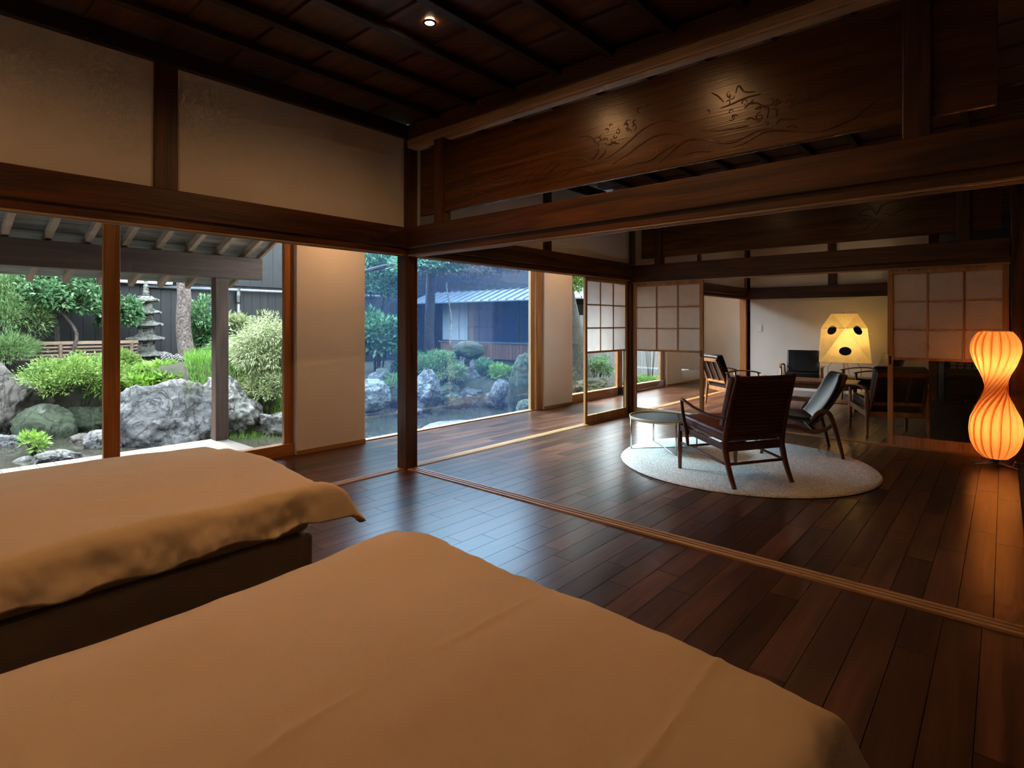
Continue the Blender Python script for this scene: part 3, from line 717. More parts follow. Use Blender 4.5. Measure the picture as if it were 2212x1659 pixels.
# ------------------------------------------------------------------ lounge chair with cane back
def cane_chair(loc, rz):
    t = thing('lounge_chair', 'mahogany lounge chair with red brown leather seat, seen from behind on the rug', 'chair', loc, rz)
    m = 'mahog'
    post = [(0.262, -0.325, 0), (0.262, -0.275, 0.10), (0.262, -0.235, 0.22), (0.262, -0.225, 0.32), (0.262, -0.275, 0.55), (0.258, -0.355, 0.815)]
    for s in (-1, 1):
        pp = bez([(s * x, y, z) for x, y, z in post], 6); n = len(pp)
        MB().sweep(pp, lerp_list([0.015, 0.018, 0.021, 0.022, 0.018, 0.011], n), lerp_list([0.017, 0.020, 0.023, 0.024, 0.020, 0.013], n), n=10, up=(1, 0, 0)).build('back_leg', m, t, smooth=True)
        MB().sweep([(s * 0.278, 0.30, 0), (s * 0.278, 0.30, 0.18), (s * 0.278, 0.30, 0.37)], [0.014, 0.020, 0.019], n=10, up=(1, 0, 0)).build('front_leg', m, t, smooth=True)
        MB().bar((s * 0.276, 0.30, 0.335), (s * 0.264, -0.22, 0.275), 0.024, 0.046).build('side_rail', m, t, bevel=0.006)
        MB().sweep(bez([(s * 0.277, 0.30, 0.215), (s * 0.270, 0.03, 0.185), (s * 0.264, -0.235, 0.155)], 5), 0.010, n=8).build('side_stretcher', m, t, smooth=True)
        arm = bez([(s * 0.268, -0.275, 0.50), (s * 0.300, -0.14, 0.492), (s * 0.320, 0.05, 0.530), (s * 0.318, 0.19, 0.572), (s * 0.312, 0.235, 0.575)], 6); n = len(arm)
        MB().sweep(arm, lerp_list([0.012, 0.019, 0.021, 0.018, 0.011], n), lerp_list([0.011, 0.009, 0.009, 0.010, 0.010], n), n=10).build('armrest', m, t, smooth=True)
        MB().sweep(bez([(s * 0.314, 0.228, 0.575), (s * 0.305, 0.215, 0.45), (s * 0.290, 0.195, 0.31), (s * 0.280, 0.19, 0.205)], 5), lerp_list([0.011, 0.014, 0.015, 0.011], 16), n=9, up=(0, 1, 0)).build('arm_post', m, t, smooth=True)
    MB().bar((-0.27, 0.30, 0.335), (0.27, 0.30, 0.335), 0.026, 0.046).build('front_rail', m, t, bevel=0.006)
    MB().bar((-0.255, -0.215, 0.272), (0.255, -0.215, 0.272), 0.03, 0.06).build('back_rail', m, t, bevel=0.006)
    MB().sweep([(-0.262, -0.24, 0.155), (0.262, -0.24, 0.155)], 0.011, n=8).build('back_stretcher', m, t, smooth=True)
    MB().sweep([(-0.272, 0.19, 0.205), (0.272, 0.19, 0.205)], 0.010, n=8).build('front_stretcher', m, t, smooth=True)
    def by(z): return float(np.interp(z, [0.22, 0.32, 0.55, 0.815], [-0.235, -0.225, -0.275, -0.355]))
    MB().sweep(bez([(-0.256, by(0.79), 0.79), (-0.1, by(0.79) - 0.022, 0.79), (0.1, by(0.79) - 0.022, 0.79), (0.256, by(0.79), 0.79)], 5), 0.012, 0.020, n=8).build('top_rail', m, t, smooth=True)
    MB().bar((-0.25, by(0.345), 0.345), (0.25, by(0.345), 0.345), 0.022, 0.036).build('lower_back_rail', m, t, bevel=0.005)
    rows = []
    for k in range(22):
        z = 0.36 + 0.42 * k / 21
        rows.append([(x, by(z) - 0.018 * (1 - (x / 0.25) ** 2) * (z - 0.3) / 0.5, z) for x in np.linspace(-0.25, 0.25, 11)])
    MB().grid(rows).build('cane_back', 'cane', t, smooth=True, solid=0.006)
    for k in range(15):
        z = 0.375 + 0.395 * k / 14
        MB().sweep([(x, by(z) - 0.018 * (1 - (x / 0.25) ** 2) * (z - 0.3) / 0.5 - 0.005, z) for x in np.linspace(-0.248, 0.248, 9)], 0.003, 0.009, n=6).build('cane_strip', 'cane', t, smooth=True)
    cu = MB().obox((0, 0.045, 0.372), (0.255, 0, 0), (0, 0.262, 0.026), (0, -0.004, 0.045)).build('seat_cushion', 'cognac', t, bevel=0.035, seg=5, smooth=True)
    MB().obox((0, -0.20, 0.60), (0.24, 0, 0), (0, 0.03, 0.008), (0, -0.055, 0.19)).build('back_cushion', 'cognac', t, bevel=0.02, seg=3, smooth=True)
    return t
cane_chair((2.154, 1.503, RZ), math.radians(60))

# ------------------------------------------------------------------ black shell chair
def shell_chair(loc, rz):
    t = thing('shell_chair', 'black leather shell chair on dark bentwood legs behind the leather lounge chair', 'chair', loc, rz)
    rows = []
    for k in range(15):
        v = k / 14
        c = Vector((0, -0.10 - 0.27 * v - 0.03 * math.sin(v * 3.14), 0.29 + 0.455 * v))
        hw = 0.30 * (0.86 + 0.2 * math.sin(math.pi * min(1, v * 0.9 + 0.1))) * (1 - max(0, v - 0.8) ** 2 * 5.5)
        rows.append([(x * hw, c.y + 0.075 * (x * x), c.z + 0.01 * x * x) for x in np.linspace(-1, 1, 13)])
    MB().grid(rows).build('back_shell', 'leather', t, smooth=True, solid=0.035, soff=0.0, sub=1)
    rows2 = [[(p[0] * 1.015, p[1] - 0.024, p[2] - 0.012) for p in r] for r in rows]
    MB().grid(rows2).build('plywood_shell', 'darkteak', t, smooth=True, solid=0.010, sub=1)
    rows = []
    for k in range(13):
        v = k / 12
        y = -0.13 + 0.52 * v; z = 0.315 + 0.075 * v - 0.02 * math.sin(v * 3.14) - (0.05 * max(0, v - 0.85) / 0.15 if v > 0.85 else 0)
        hw = 0.285 * (1 - max(0, v - 0.8) ** 2 * 3)
        rows.append([(x * hw, y, z + 0.03 * x * x) for x in np.linspace(-1, 1, 13)])
    MB().grid(rows).build('seat_shell', 'leather', t, smooth=True, solid=0.04, sub=1)
    for s in (-1, 1):
        leg = bez([(s * 0.315, -0.305, 0.0), (s * 0.318, -0.275, 0.14), (s * 0.320, -0.225, 0.32), (s * 0.320, -0.195, 0.405), (s * 0.315, -0.150, 0.432), (s * 0.305, -0.10, 0.405), (s * 0.295, -0.055, 0.34)], 6); n = len(leg)
        MB().sweep(leg, lerp_list([0.012, 0.016, 0.02, 0.021, 0.02, 0.018, 0.016], n), 0.012, n=10, up=(1, 0, 0), square=0.3).build('rear_leg', 'darkteak', t, smooth=True)
        fl = bez([(s * 0.305, 0.36, 0.0), (s * 0.308, 0.31, 0.16), (s * 0.305, 0.22, 0.27), (s * 0.295, 0.08, 0.275), (s * 0.290, -0.07, 0.24), (s * 0.300, -0.16, 0.265), (s * 0.312, -0.215, 0.31)], 6); n = len(fl)
        MB().sweep(fl, lerp_list([0.012, 0.017, 0.02, 0.02, 0.018, 0.016, 0.013], n), 0.012, n=10, up=(1, 0, 0), square=0.3).build('front_leg', 'darkteak', t, smooth=True)
    for y, z in ((0.2, 0.29), (-0.08, 0.255)): MB().bar((-0.3, y, z), (0.3, y, z), 0.04, 0.018).build('cross_rail', 'darkteak', t, bevel=0.004)
    return t
shell_chair((2.30, 2.82, 0.0), math.radians(112))

# ------------------------------------------------------------------ round side table
def side_table(loc):
    t = thing('side_table', 'low round side table with black tray top and thin metal legs at the rug edge', 'table', loc, math.radians(45))
    H, R = 0.30, 0.322
    MB().lathe([(R - 0.01, H - 0.012), (R - 0.01, H + 0.004), (0.02, H + 0.004)], 64).build('tray_top', 'blacktop', t, smooth=False)
    MB().lathe([(R - 0.010, H - 0.014), (R, H - 0.014), (R + 0.004, H + 0.014), (R - 0.004, H + 0.016), (R - 0.012, H + 0.004)], 64, cap=False).build('rim', 'brass', t, smooth=True)
    for k in range(4):
        a = k * math.pi / 2
        MB().sweep([(0.32 * math.cos(a), 0.32 * math.sin(a), 0.006), (0.32 * math.cos(a), 0.32 * math.sin(a), H)], 0.0075, n=8, up=(1, 0, 0)).build('leg', 'steel', t, smooth=True)
    for k in range(2):
        a = k * math.pi / 2; c, s = math.cos(a) * 0.32, math.sin(a) * 0.32
        MB().sweep([(c, s, 0.007), (0, 0, 0.007 + 0.006 * k), (-c, -s, 0.007)], 0.0075, n=8).build('foot_bar', 'steel', t, smooth=True)
    return t
side_table((1.315, 2.028, RZ * 0.6))

# ------------------------------------------------------------------ armchairs in the far room
def armchair(label, loc, rz, slats=2, back='teak'):
    t = thing('armchair', label, 'armchair', loc, rz, group='black cushioned timber armchairs around the low table')
    m = 'teak'
    for s in (-1, 1):
        MB().sweep(bez([(s * 0.285, -0.25, 0), (s * 0.28, -0.235, 0.2), (s * 0.28, -0.225, 0.34), (s * 0.285, -0.24, 0.50)], 4), lerp_list([0.011, 0.02, 0.024, 0.018], 13), n=9, up=(1, 0, 0)).build('back_leg', m, t, smooth=True)
        MB().sweep([(s * 0.285, 0.26, 0), (s * 0.285, 0.25, 0.25), (s * 0.288, 0.24, 0.50)], [0.011, 0.021, 0.016], n=9, up=(1, 0, 0)).build('front_leg', m, t, smooth=True)
        a = bez([(s * 0.288, -0.27, 0.50), (s * 0.30, -0.10, 0.535), (s * 0.31, 0.12, 0.525), (s * 0.295, 0.27, 0.495)], 5)
        MB().sweep(a, lerp_list([0.02, 0.028, 0.03, 0.018], len(a)), 0.010, n=9).build('armrest', m, t, smooth=True)
        MB().bar((s * 0.283, 0.25, 0.30), (s * 0.28, -0.22, 0.245), 0.022, 0.055).build('side_rail', m, t, bevel=0.005)
        MB().bar((s * 0.235, -0.19, 0.25), (s * 0.225, -0.385, 0.70), 0.024, 0.032, up=(0, 1, 0)).build('back_stile', back, t, bevel=0.005)
    MB().bar((-0.28, 0.25, 0.30), (0.28, 0.25, 0.30), 0.022, 0.055).build('front_rail', m, t, bevel=0.005)
    MB().bar((-0.28, -0.21, 0.245), (0.28, -0.21, 0.245), 0.022, 0.055).build('back_rail', m, t, bevel=0.005)
    MB().bar((-0.235, -0.375, 0.675), (0.235, -0.375, 0.675), 0.024, 0.045).build('top_rail', back, t, bevel=0.005)
    MB().bar((-0.235, -0.245, 0.36), (0.235, -0.245, 0.36), 0.02, 0.035).build('lower_back_rail', back, t, bevel=0.005)
    for k in range(slats):
        x = -0.08 + 0.16 * k if slats == 2 else -0.12 + 0.12 * k
        MB().bar((x, -0.245, 0.36), (x, -0.375, 0.675), 0.02, 0.012, up=(0, 1, 0)).build('slat', back, t, bevel=0.003)
    MB().obox((0, 0.03, 0.345), (0.255, 0, 0), (0, 0.25, 0.022), (0, -0.004, 0.06)).build('seat_cushion', 'leather', t, bevel=0.03, seg=4, smooth=True)
    MB().obox((0, -0.262, 0.565), (0.245, 0, 0), (0, 0.05, 0.018), (0, -0.075, 0.185)).build('back_cushion', 'leather', t, bevel=0.03, seg=4, smooth=True)
    return t
armchair('black armchair seen from behind through the wide screen, showing pale legs', (2.80, 4.33, 0), math.radians(28), back='mahog')
armchair('black armchair behind the wide screen, farther back with curved arm toward the lamp', (2.24, 6.74, 0), math.radians(117))
armchair('black armchair with slatted back at the left of the low table', (0.71, 5.46, 0), math.radians(-38))
armchair('black armchair facing the camera in front of the far white wall', (1.25, 7.15, 0), math.radians(190))

# low table
def coffee_table(loc, rz):
    t = thing('coffee_table', 'long low timber table between the black armchairs', 'table', loc, rz)
    B('top', 'teak', (-0.62, 0.62, -0.30, 0.30, 0.40, 0.435), t, bevel=0.006)
    for x in (-0.54, 0.54):
        for y in (-0.24, 0.24): MB().sweep([(x * 1.03, y * 1.03, 0), (x, y, 0.40)], [0.013, 0.02], n=9, up=(1, 0, 0)).build('leg', 'teak', t, smooth=True)
        MB().bar((x, -0.24, 0.36), (x, 0.24, 0.36), 0.02, 0.05).build('apron', 'teak', t)
    for y in (-0.24, 0.24): MB().bar((-0.54, y, 0.36), (0.54, y, 0.36), 0.02, 0.05).build('apron', 'teak', t)
    B('shelf', 'teak', (-0.52, 0.52, -0.22, 0.22, 0.15, 0.165), t)
    return t
coffee_table((1.70, 5.58, 0), math.radians(4))

# ------------------------------------------------------------------ paper lamp
def paper_lamp(loc, rz):
    t = thing('paper_lamp', 'glowing faceted paper lamp with black spots on thin wire legs', 'lamp', loc, rz)
    z0, z1, z2 = 0.585, 1.135, 1.365
    hb, hs, ht = 0.355, 0.325, 0.175
    bot = [Vector((x * hb, y * hb * 0.85, z0)) for x, y in ((-1, -1), (1, -1), (1, 1), (-1, 1))]
    sh = [Vector((x * hs, y * hs * 0.9, z1)) for x, y in ((0, -1), (1, 0), (0, 1), (-1, 0))]
    top = [Vector((x * ht, y * ht, z2)) for x, y in ((-1, -1), (1, -1), (1, 1), (-1, 1))]
    vs = bot + sh + top; fs = []
    for k in range(4):
        n = (k + 1) % 4
        fs.append((k, n, 4 + k)); fs.append((4 + k, n, 4 + n)); fs.append((4 + k, 4 + n, 8 + n)); fs.append((4 + k, 8 + n, 8 + k))
    shade = MB().add(vs, fs).build('shade', 'paper', t, solid=0.001)
    def spot(tri, w, rx, rz_):
        a, b, c = tri; n = (b - a).cross(c - a).normalized()
        if n.dot(Vector((0, -1, 0.01))) < 0: n = -n
        p = a * w[0] + b * w[1] + c * w[2] + n * 0.003
        u = Vector((0, 0, 1)).cross(n).normalized(); v = n.cross(u)
        ring = [p + u * (rx * math.cos(i * math.tau / 28)) + v * (rz_ * math.sin(i * math.tau / 28)) for i in range(28)]
        MB().prism(ring, n * 0.002).build('black_spot', 'blackpaper', shade)
    spot((bot[0], bot[1], sh[0]), (0.33, 0.33, 0.34), 0.085, 0.068)
    spot((sh[0], bot[1], sh[1]), (0.46, 0.07, 0.47), 0.080, 0.075)
    spot((sh[3], bot[0], sh[0]), (0.46, 0.07, 0.47), 0.080, 0.075)
    for i in range(4):
        MB().sweep([sh[i] * 1.0, sh[(i + 1) % 4]], 0.003, n=6).build('bamboo_rib', 'bamboo', shade)
        MB().sweep([bot[i], bot[(i + 1) % 4]], 0.002, n=6).build('bamboo_rib', 'bamboo', shade)
    MB().sweep([(0, 0, z2 - 0.1), (0, 0, z2 + 0.03)], 0.003, n=6, up=(1, 0, 0)).build('finial', 'darksteel', t)
    for k, a in enumerate((-2.6, -1.57, -0.55, 1.57)):
        x, y = 0.27 * math.cos(a), 0.2 * math.sin(a)
        MB().sweep([(x * 1.0, y, 0.0), (x, y, 0.50), (x * 0.72, y * 0.72, z0 + 0.0), (0, 0, z0 + 0.35)], 0.0035, n=6, up=(1, 0, 0)).build('wire_leg', 'darksteel', t)
    MB().sweep(bez([(0.02, -0.05, z0 + 0.1), (0.06, -0.1, 0.45), (0.10, -0.12, 0.25), (0.16, -0.05, 0.01), (0.3, 0.1, 0.006)], 5), 0.003, n=6).build('cord', 'blackpaper', t)
    MB().lathe([(0.01, 0.0), (0.035, 0.02), (0.045, 0.06), (0.03, 0.10), (0.012, 0.12)], 14, (0, 0, 0.88)).build('bulb', 'bulb', t, smooth=True)
    l = bpy.data.lights.new('paper_lamp_light', 'POINT'); l.energy = 11; l.color = (1.0, 0.74, 0.40); l.shadow_soft_size = 0.05
    lo = bpy.data.objects.new('lamp_light', l); COL.objects.link(lo); lo.parent = t; lo.location = (0, 0, 1.04)
    return t
paper_lamp((1.80, 7.45, 0), math.radians(14))

# light switch on the far wall
t = thing('light_switch', 'white wall switch on the far plaster wall', 'switch', (0.29, Y3 - 0.001, 1.12))
B('plate', 'white', (-0.045, 0.045, -0.010, 0.0, -0.062, 0.062), t, bevel=0.003)
B('rocker', 'white', (-0.012, 0.030, -0.015, -0.009, -0.035, 0.035), t, bevel=0.002)

# ------------------------------------------------------------------ twisted veneer lamp
def twist_lamp(loc):
    t = thing('twisted_lamp', 'glowing hourglass floor lamp of twisted pine veneer strips', 'lamp', loc)
    zb, zt = 0.065, 1.135
    prof_z = [0.0, 0.04, 0.12, 0.22, 0.32, 0.42, 0.50, 0.56, 0.64, 0.74, 0.84, 0.92, 0.97, 1.0]
    prof_r = [0.070, 0.115, 0.150, 0.160, 0.150, 0.108, 0.076, 0.062, 0.080, 0.122, 0.152, 0.146, 0.122, 0.098]
    N = 16; T = math.radians(160)
    zs = np.linspace(0, 1, 48)
    # smooth radius curve
    rs = np.interp(zs, prof_z, prof_r); rs[1:-1] = (rs[:-2] + 2 * rs[1:-1] + rs[2:]) / 4
    sw = 1 / (1 + np.exp(-(zs - 0.55) * 17))
    us = np.linspace(-1, 1, 9)
    rows = []
    for z, r, s in zip(zs, rs, sw):
        row = []
        for u in us:
            a = T * s + u * math.pi / N * 1.22
            rr = r * (1 + 0.13 * (1 - u * u)) + 0.006 * u
            row.append((rr * math.cos(a), rr * math.sin(a), zb + z * (zt - zb)))
        rows.append(row)
    me = MB().grid(rows); mesh = bpy.data.meshes.new('lamella'); mesh.from_pydata(me.v, [], me.f); mesh.materials.append(M['veneer'])
    mesh.polygons.foreach_set('use_smooth', [True] * len(mesh.polygons))
    for k in range(N):
        o = bpy.data.objects.new('lamella', mesh); COL.objects.link(o); o.parent = t; o.rotation_euler = (0, 0, math.tau * k / N)
    MB().lathe([(0.070, 0.0), (0.072, 0.006), (0.03, 0.008)], 30, (0, 0, zb - 0.002)).build('bottom_ring', 'darksteel', t)
    MB().lathe([(0.090, 0.0), (0.100, 0.004), (0.090, 0.008)], 30, (0, 0, zt - 0.004), cap=False).build('top_ring', 'veneer', t)
    MB().sweep([(0, 0, 0.02), (0, 0, 1.0)], 0.010, n=10, up=(1, 0, 0)).build('stem', 'darksteel', t)
    MB().lathe([(0.022, 0.0), (0.022, 0.035), (0.014, 0.045)], 16, (0, 0, 0.018)).build('hub', 'darksteel', t)
    for a in (170, 215, 330, 60):
        c, s = math.cos(math.radians(a)), math.sin(math.radians(a)); L = 0.165
        MB().bar((c * 0.015, s * 0.015, 0.030), (c * L, s * L, 0.007), 0.014, 0.010).build('foot', 'steel', t, bevel=0.002)
    MB().sweep(bez([(0.02, 0.03, 0.03), (0.08, -0.04, 0.012), (0.11, -0.14, 0.04), (0.12, -0.26, 0.10), (0.125, -0.40, 0.115)], 6), 0.003, n=6).build('cord', 'white', t, smooth=True)
    for z, e in ((0.33, 1.9), (0.90, 1.9)):
        MB().lathe([(0.008, -0.04), (0.025, -0.02), (0.03, 0.01), (0.02, 0.04), (0.006, 0.055)], 14, (0, 0, z)).build('bulb', 'bulb', t, smooth=True)
        for dx in (0.05, -0.05):
            l = bpy.data.lights.new('bulb_light', 'POINT'); l.energy = e / 2; l.color = (1.0, 0.66, 0.32); l.shadow_soft_size = 0.02
            lo = bpy.data.objects.new('lamp_light', l); COL.objects.link(lo); lo.parent = t; lo.location = (dx, dx * 0.4, z)
    return t
twist_lamp((3.70, 3.33, 0))

# ------------------------------------------------------------------ recessed downlights
def downlight(x, y, label, z=CZ, power=None, ang=170, col=(1.0, 0.50, 0.195)):
    t = thing('downlight', label, 'ceiling light', (x, y, z), group='small recessed downlights')
    MB().lathe([(0.026, -0.004), (0.036, -0.004), (0.038, 0.002), (0.026, 0.003)], 24, cap=False).build('trim_ring', 'blackX', t)
    MB().lathe([(0.004, -0.001), (0.0255, -0.001), (0.0255, 0.002), (0.004, 0.002)], 24).build('lens', 'ledwarm', t)
    l = bpy.data.lights.new('downlight_beam', 'SPOT'); l.energy = power or DOWNLIGHT_W; l.color = col; l.spot_size = math.radians(ang); l.spot_blend = 1.0; l.shadow_soft_size = 0.035
    lo = bpy.data.objects.new('lamp_light', l); COL.objects.link(lo); lo.parent = t; lo.location = (0, 0, -0.02)
    return t
downlight(1.415, -0.965, 'tiny bright downlight in the boarded ceiling between two battens')
downlight(2.30, -1.05, 'downlight in the bed room ceiling above the foot of the nearer bed')
downlight(1.415, -2.95, 'downlight in the bed room ceiling above the farther bed')
downlight(2.40, -2.95, 'downlight in the bed room ceiling above the nearer bed')
downlight(-0.60, -0.05, 'downlight in the corridor ceiling before the broad plaster pier', 2.50, DOWNLIGHT_W * 0.95)
downlight(-0.60, 3.62, 'downlight in the corridor ceiling before the second plaster pier', 2.50, DOWNLIGHT_W * 0.6)
downlight(-0.60, 7.70, 'added fill downlight in the corridor ceiling near the corridor end', 2.50, DOWNLIGHT_W * 0.8, col=(1.0, 0.78, 0.58))  # unseen lamp added to brighten the dim corridor end
downlight(1.20, 6.60, 'added fill downlight in the sitting room ceiling before the far white wall', CZ, DOWNLIGHT_W * 0.75, col=(1.0, 0.78, 0.58))  # unseen lamp added to lift the far white wall
downlight(1.40, 1.90, 'downlight in the lounge ceiling above the side table', CZ, DOWNLIGHT_W * 0.5)
downlight(2.555, 1.90, 'downlight in the lounge ceiling above the leather lounge chair', CZ, DOWNLIGHT_W * 0.5)

# low lattice cabinet in the unlit room
t = thing('lattice_cabinet', 'dark low cabinet with a pale lattice band in the unlit room behind the wide screen', 'cabinet', (3.75, 8.28, 0))
B('body', 'blackX', (-0.70, 0.70, -0.17, 0.19, 0.0, 0.72), t, bevel=0.004)
B('lattice_paper', 'shojipaper', (-0.64, 0.64, -0.176, -0.171, 0.50, 0.66), t)
for k in range(15): B('lattice_bar', 'blackZ', (-0.64 + k * 0.09, -0.625 + k * 0.09, -0.188, -0.176, 0.50, 0.66), t)
for z in (0.50, 0.55, 0.605, 0.655): B('lattice_rail', 'blackX', (-0.64, 0.64, -0.187, -0.1765, z, z + 0.010), t)
for x in (-0.35, 0.35):
    d_ = B('door', 'darkX', (x - 0.33, x + 0.33, -0.182, -0.171, 0.04, 0.46), t, bevel=0.003)
    B('pull', 'blackZ', (x - 0.012, x + 0.012, -0.186, -0.181, 0.25, 0.31), d_)
# ------------------------------------------------------------------ garden: ground and pond
def sm(a, b, x): t = max(0, min(1, (x - a) / (b - a))); return t * t * (3 - 2 * t)
MOUNDS = [(atd(540, 790, 9.6), 1.9, 0.55), (atd(315, 800, 11), 1.6, 0.12), (atd(120, 800, 9.5), 2.0, 0.25), (atd(1010, 840, 9.6), 1.2, 0.15)]
def ground_z(x, y):
    edge = float(np.interp(y, [-4, -1.7, -0.5, 0.2, 1.0, 2.0, 3.3, 4, 5, 6, 9, 20], [-7.7, -7.4, -7.0, -5.8, -4.8, -5.3, -5.7, -4.9, -3.5, -2.7, -2.2, -2.0])) + 0.2 * noise.noise((y * 0.7, 1.7, 0))   # far bank of the pond
    z = -0.75 + 0.80 * sm(edge + 0.25, edge - 0.7, x) + 0.10 * sm(edge - 0.7, edge - 4, x)
    for c, r, h in MOUNDS: z += h * math.exp(-((x - c.x) ** 2 + (y - c.y) ** 2) / (r * r))
    z -= 0.35 * sm(7.0, 9.0, y) * sm(-6.5, -5.0, x)
    return z + 0.03 * noise.noise((x * 1.7, y * 1.7, 0))
rows = [[(x, y, ground_z(x, y)) for x in np.linspace(-18, -1.22, 90)] for y in np.linspace(-9, 22, 140)]
g = MB().grid(rows).build('ground', 'soil', None, smooth=True); tag(g, 'dark garden soil rising from the pond to the fence', 'ground', kind=S)
w = MB().grid([[(x, y, -0.40) for x in np.linspace(-7.5, -1.24, 6)] for y in np.linspace(-8, 9, 10)]).build('pond_water', 'water', None); tag(w, 'still dark pond water below the windows', 'water', kind=S)

# ------------------------------------------------------------------ porch: deck, post, beam, rafters, roof boards
dk = thing('deck', 'pale timber deck outside the bedside window', 'deck', (-1.95, -2.0, -0.03))
y = -4.4
while y < -0.46:
    B('deck_board', 'deck', (-0.68, 0.675, y + 2.0 + 0.002, min(y + 0.118, -0.43) + 2.0, -0.03, 0.0), dk, bevel=0.002, seg=1); y += 0.12
for x in (-0.6, 0.0, 0.6): B('joist', 'porchY', (x - 0.03, x + 0.03, -2.4, 1.55, -0.13, -0.031), dk)
for yy in (-2.2, -0.6, 1.3): B('deck_support', 'porchZ', (-0.62, -0.55, yy, yy + 0.07, -0.72, -0.13), dk)
po = thing('porch', 'brown timber porch roof with beam, square post and rafters over the deck', 'porch', (-2.54, -0.5, -0.03))
def lp(x0, x1, y0, y1, z0, z1): return (x0 + 2.54, x1 + 2.54, y0 + 0.5, y1 + 0.5, z0 + 0.03, z1 + 0.03)
B('post', 'porchZ', lp(-2.60, -2.48, -0.565, -0.435, -0.03, 1.69), po, bevel=0.004)
B('post', 'porchZ', lp(-2.60, -2.48, -4.25, -4.13, -0.03, 1.69), po, bevel=0.004)
B('beam', 'porchY', lp(-2.61, -2.47, -4.4, -0.07, 1.69, 1.925), po, bevel=0.005)
SL = 0.36
def rz_at(x): return 1.925 + (x + 2.54) * SL
for k in range(15):
    yy = -0.24 - 0.283 * k
    MB().bar((-3.42 + 2.54, yy + 0.5, rz_at(-3.42) + 0.065), (-1.30 + 2.54, yy + 0.5, rz_at(-1.30) + 0.065), 0.048, 0.07).build('rafter', 'rafter', po, bevel=0.002, seg=1)
for k in range(12):
    x0, x1 = -3.50 + k * 0.181, -3.50 + (k + 1) * 0.181 + 0.02
    MB().add([(x0 + 2.54, -3.9, rz_at(x0) + 0.135), (x1 + 2.54, -3.9, rz_at(x1) + 0.129), (x1 + 2.54, 0.47, rz_at(x1) + 0.129), (x0 + 2.54, 0.47, rz_at(x0) + 0.135),
              (x0 + 2.54, -3.9, rz_at(x0) + 0.150), (x1 + 2.54, -3.9, rz_at(x1) + 0.144), (x1 + 2.54, 0.47, rz_at(x1) + 0.144), (x0 + 2.54, 0.47, rz_at(x0) + 0.150)],
             [(3, 2, 1, 0), (4, 5, 6, 7), (0, 1, 5, 4), (2, 3, 7, 6), (0, 4, 7, 3), (1, 2, 6, 5)]).build('roof_board', 'roofboard', po)
MB().bar((-3.50 + 2.54, 0.475, rz_at(-3.5) + 0.14), (-1.31 + 2.54, 0.475, rz_at(-1.31) + 0.14), 0.03, 0.10).build('verge_board', 'rafter', po)

# eave over the big window, above the frame
# ------------------------------------------------------------------ rocks
def rock(label, c, r, seed, mat='rock', cuts=8, lvl=5, rough=0.17, rz=None, flat=None, grp='garden boulders round the pond'):
    import bmesh
    rnd = random.Random(seed)
    bm = bmesh.new(); bmesh.ops.create_icosphere(bm, subdivisions=lvl, radius=1.0)
    planes = []
    for k in range(cuts):
        n = Vector((rnd.uniform(-1, 1), rnd.uniform(-1, 1), rnd.uniform(-0.5, 1))).normalized(); planes.append((n, rnd.uniform(0.55, 0.85)))
    if flat: planes.append((Vector(flat[:3]).normalized(), flat[3]))
    off = Vector((rnd.uniform(0, 50), rnd.uniform(0, 50), rnd.uniform(0, 50)))
    for v in bm.verts:
        p = v.co.copy()
        for n, d in planes:
            e = p.dot(n) - d
            if e > 0: p -= n * e * 0.92
        d = v.co.normalized()
        p += d * (rough * noise.fractal(p * 1.4 + off, 0.9, 2.1, 5) - rough * 0.55 * (1 - min(1, abs(noise.noise(p * 2.3 + off)) * 5)) * 0.35 + rough * 0.45 * abs(noise.noise(p * 4.5 + off)) + rough * 0.35 * noise.fractal(p * 9 + off, 0.6, 2.0, 4))
        v.co = Vector((p.x * r[0], p.y * r[1], p.z * r[2]))
    me = bpy.data.meshes.new('rock'); bm.to_mesh(me); bm.free()
    o = mobj('rock', me, mat, None, smooth=True); o.location = c; o.rotation_euler = (0, 0, rnd.uniform(0, 6.28) if rz is None else rz)
    return tag(o, label, 'rock', grp)
def rk(label, px0, px1, py0, py1, d, mat, seed, deep=0.8, lvl=5, **k):
    """boulder spanning a measured extent at distance d"""
    a = atd(px0, py0, d); b = atd(px1, py1, d); c = (a + b) / 2
    w = (px1 - px0) / FPX * d / 2; h = (py1 - py0) / FPX * d / 2
    k.setdefault('rz', CAM_ANG)
    return rock(label, c, (w * 1.08, w * deep * 1.05, h * 1.10), seed, mat, lvl=lvl, **k)
rk('tilted grey boulder with sheer face, biggest beside the deck', 262, 452, 815, 990, 7.6, 'rock', 11, 0.6, 5, cuts=4, rough=0.14, flat=(0.35, -0.8, 0.55, 0.42))
rk('rounded pale boulder behind the porch post', 432, 556, 815, 950, 8.2, 'rockpale', 23, 0.8, 5, cuts=4)
rk('flat topped stone slab at the edge of the bedside window', 552, 665, 876, 950, 8.3, 'rockpale', 31, 0.7, 5, cuts=3, flat=(0, 0, 1, 0.45))
rk('large brown grey boulder at the left edge of the photo', -70, 92, 795, 965, 8.3, 'rockbrown', 41, 0.8, 5, cuts=5)
rk('smooth greenish boulder below the azalea', 42, 152, 878, 975, 8.0, 'rockmoss', 57, 0.8, 5, cuts=2, rough=0.10)
rk('shadowed boulder under the azalea beside the window stile', 150, 240, 872, 950, 8.6, 'rockmoss', 61, 0.8, 5, cuts=4)
rk('small flat stone at the pond between greenish boulders', 146, 200, 938, 968, 7.7, 'rockbrown', 67, 0.8, 5, cuts=3)
rk('grey stone wedged against the tilted boulder', 186, 270, 930, 985, 7.4, 'rock', 71, 0.8, 5, cuts=4)
